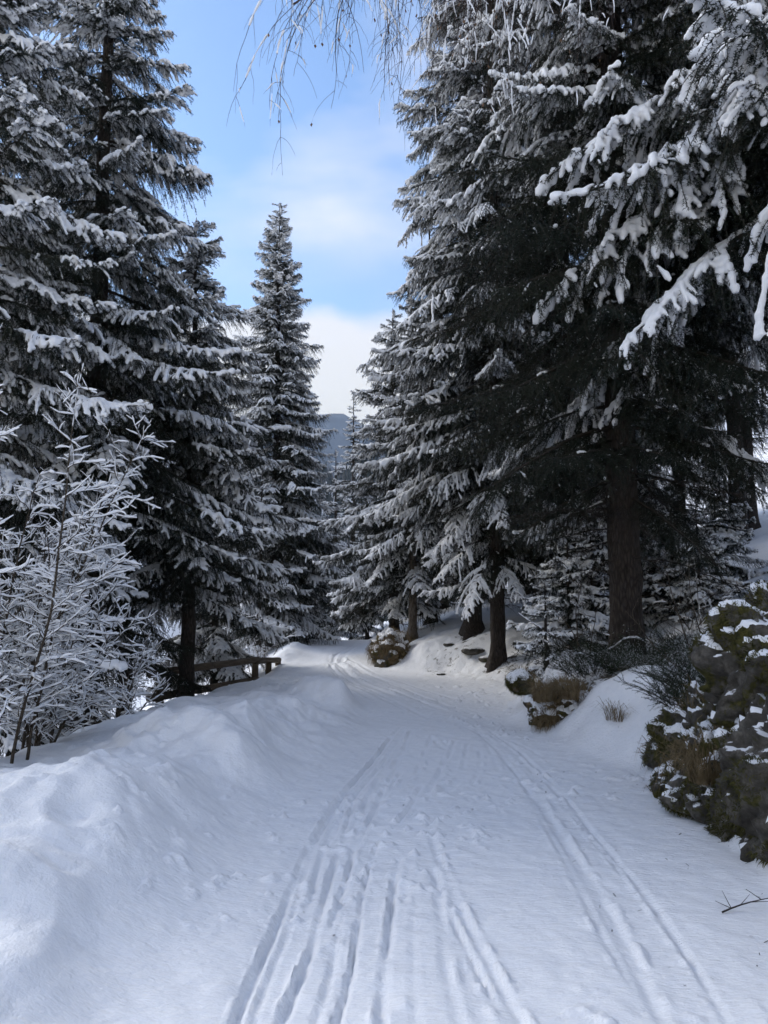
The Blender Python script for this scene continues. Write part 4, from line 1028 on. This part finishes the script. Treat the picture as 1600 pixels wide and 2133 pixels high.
hx = np.linspace(-2600, 2600, 140); hy = np.linspace(1650, 3400, 70); HX, HY = np.meshgrid(hx, hy)
hill_z = -120 + 625 * np.exp(-((HX + 260) / 700) ** 2 - ((HY - 2350) / 420) ** 2) + 380 * np.exp(-((HX - 1500) / 900) ** 2 - ((HY - 2600) / 480) ** 2) + 110 * fbm(HX / 420, HY / 420, 3, 6, .6)
i, j = np.meshgrid(np.arange(69), np.arange(139), indexing='ij')
mb = MB(); mb.add(np.stack([HX, HY, hill_z], -1).reshape(-1, 3), np.stack([i * 140 + j, i * 140 + j + 1, (i + 1) * 140 + j + 1, (i + 1) * 140 + j], -1).reshape(-1, 4), 0, True)
o = obj('far_hill', mb.mesh('far_hill', ['far_hill'])); o['kind'] = 'structure'

# ------------------------------------------------------------------ ground sheets
LIT += [(3.3, 10.2, 1.5, .62), (3.0, 9.2, 1.1, .62), (2.0, 17.0, .9, .55), (2.4, 15.3, .8, .58), (1.4, 16.4, 1.5, .48), (.7, 19.0, .8, .55), (3.0, 7.6, .9, .5), (3.0, 6.4, .9, .55), (4.2, 8.6, 1.4, .5), (2.6, 15.0, 1.6, .5),
        (.3, 20.4, 1.0, .5), (5.0, 11.5, 2.0, .42), (-3.8, 14, 1.6, .45)]
litter = np.zeros(GX.size)
for (lx, ly, lr, la) in LIT:
    litter = np.maximum(litter, la * np.exp(-((GX.ravel() - lx) ** 2 + (GY.ravel() - ly) ** 2) / lr ** 2))
sheet('snow_path', is_road, 'snow_path')
sheet('snow_bank', is_berm, 'snow_ground')
sheet('snow_ground', ~(is_road | is_berm), 'snow_forest', litter)

# ------------------------------------------------------------------ the air between here and the far hill
hm = bpy.data.materials.new('haze_air'); hm.use_nodes = True; ht = hm.node_tree; ht.nodes.clear()
ho = N('ShaderNodeOutputMaterial', ht); hv = N('ShaderNodeVolumePrincipled', ht)
hv.inputs['Color'].default_value = (0.60, 0.76, 1.0, 1); hv.inputs['Density'].default_value = 0.00022; hv.inputs['Anisotropy'].default_value = 0.2
ht.links.new(hv.outputs[0], ho.inputs['Volume'])
mb = MB(); X0, X1, Y0, Y1, Z0, Z1 = -2900, 2900, -120, 3600, -320, 640
cv = [(x_, y_, z_) for z_ in (Z0, Z1) for y_ in (Y0, Y1) for x_ in (X0, X1)]
mb.add(cv, [[0, 2, 3, 1], [4, 5, 7, 6], [0, 1, 5, 4], [2, 6, 7, 3], [0, 4, 6, 2], [1, 3, 7, 5]], 0, False)
MATS['haze_air'] = hm
o = obj('haze', mb.mesh('haze', ['haze_air'])); o['kind'] = 'stuff'
tag(o, 'thin blue winter haze in front of the far hill', 'haze')
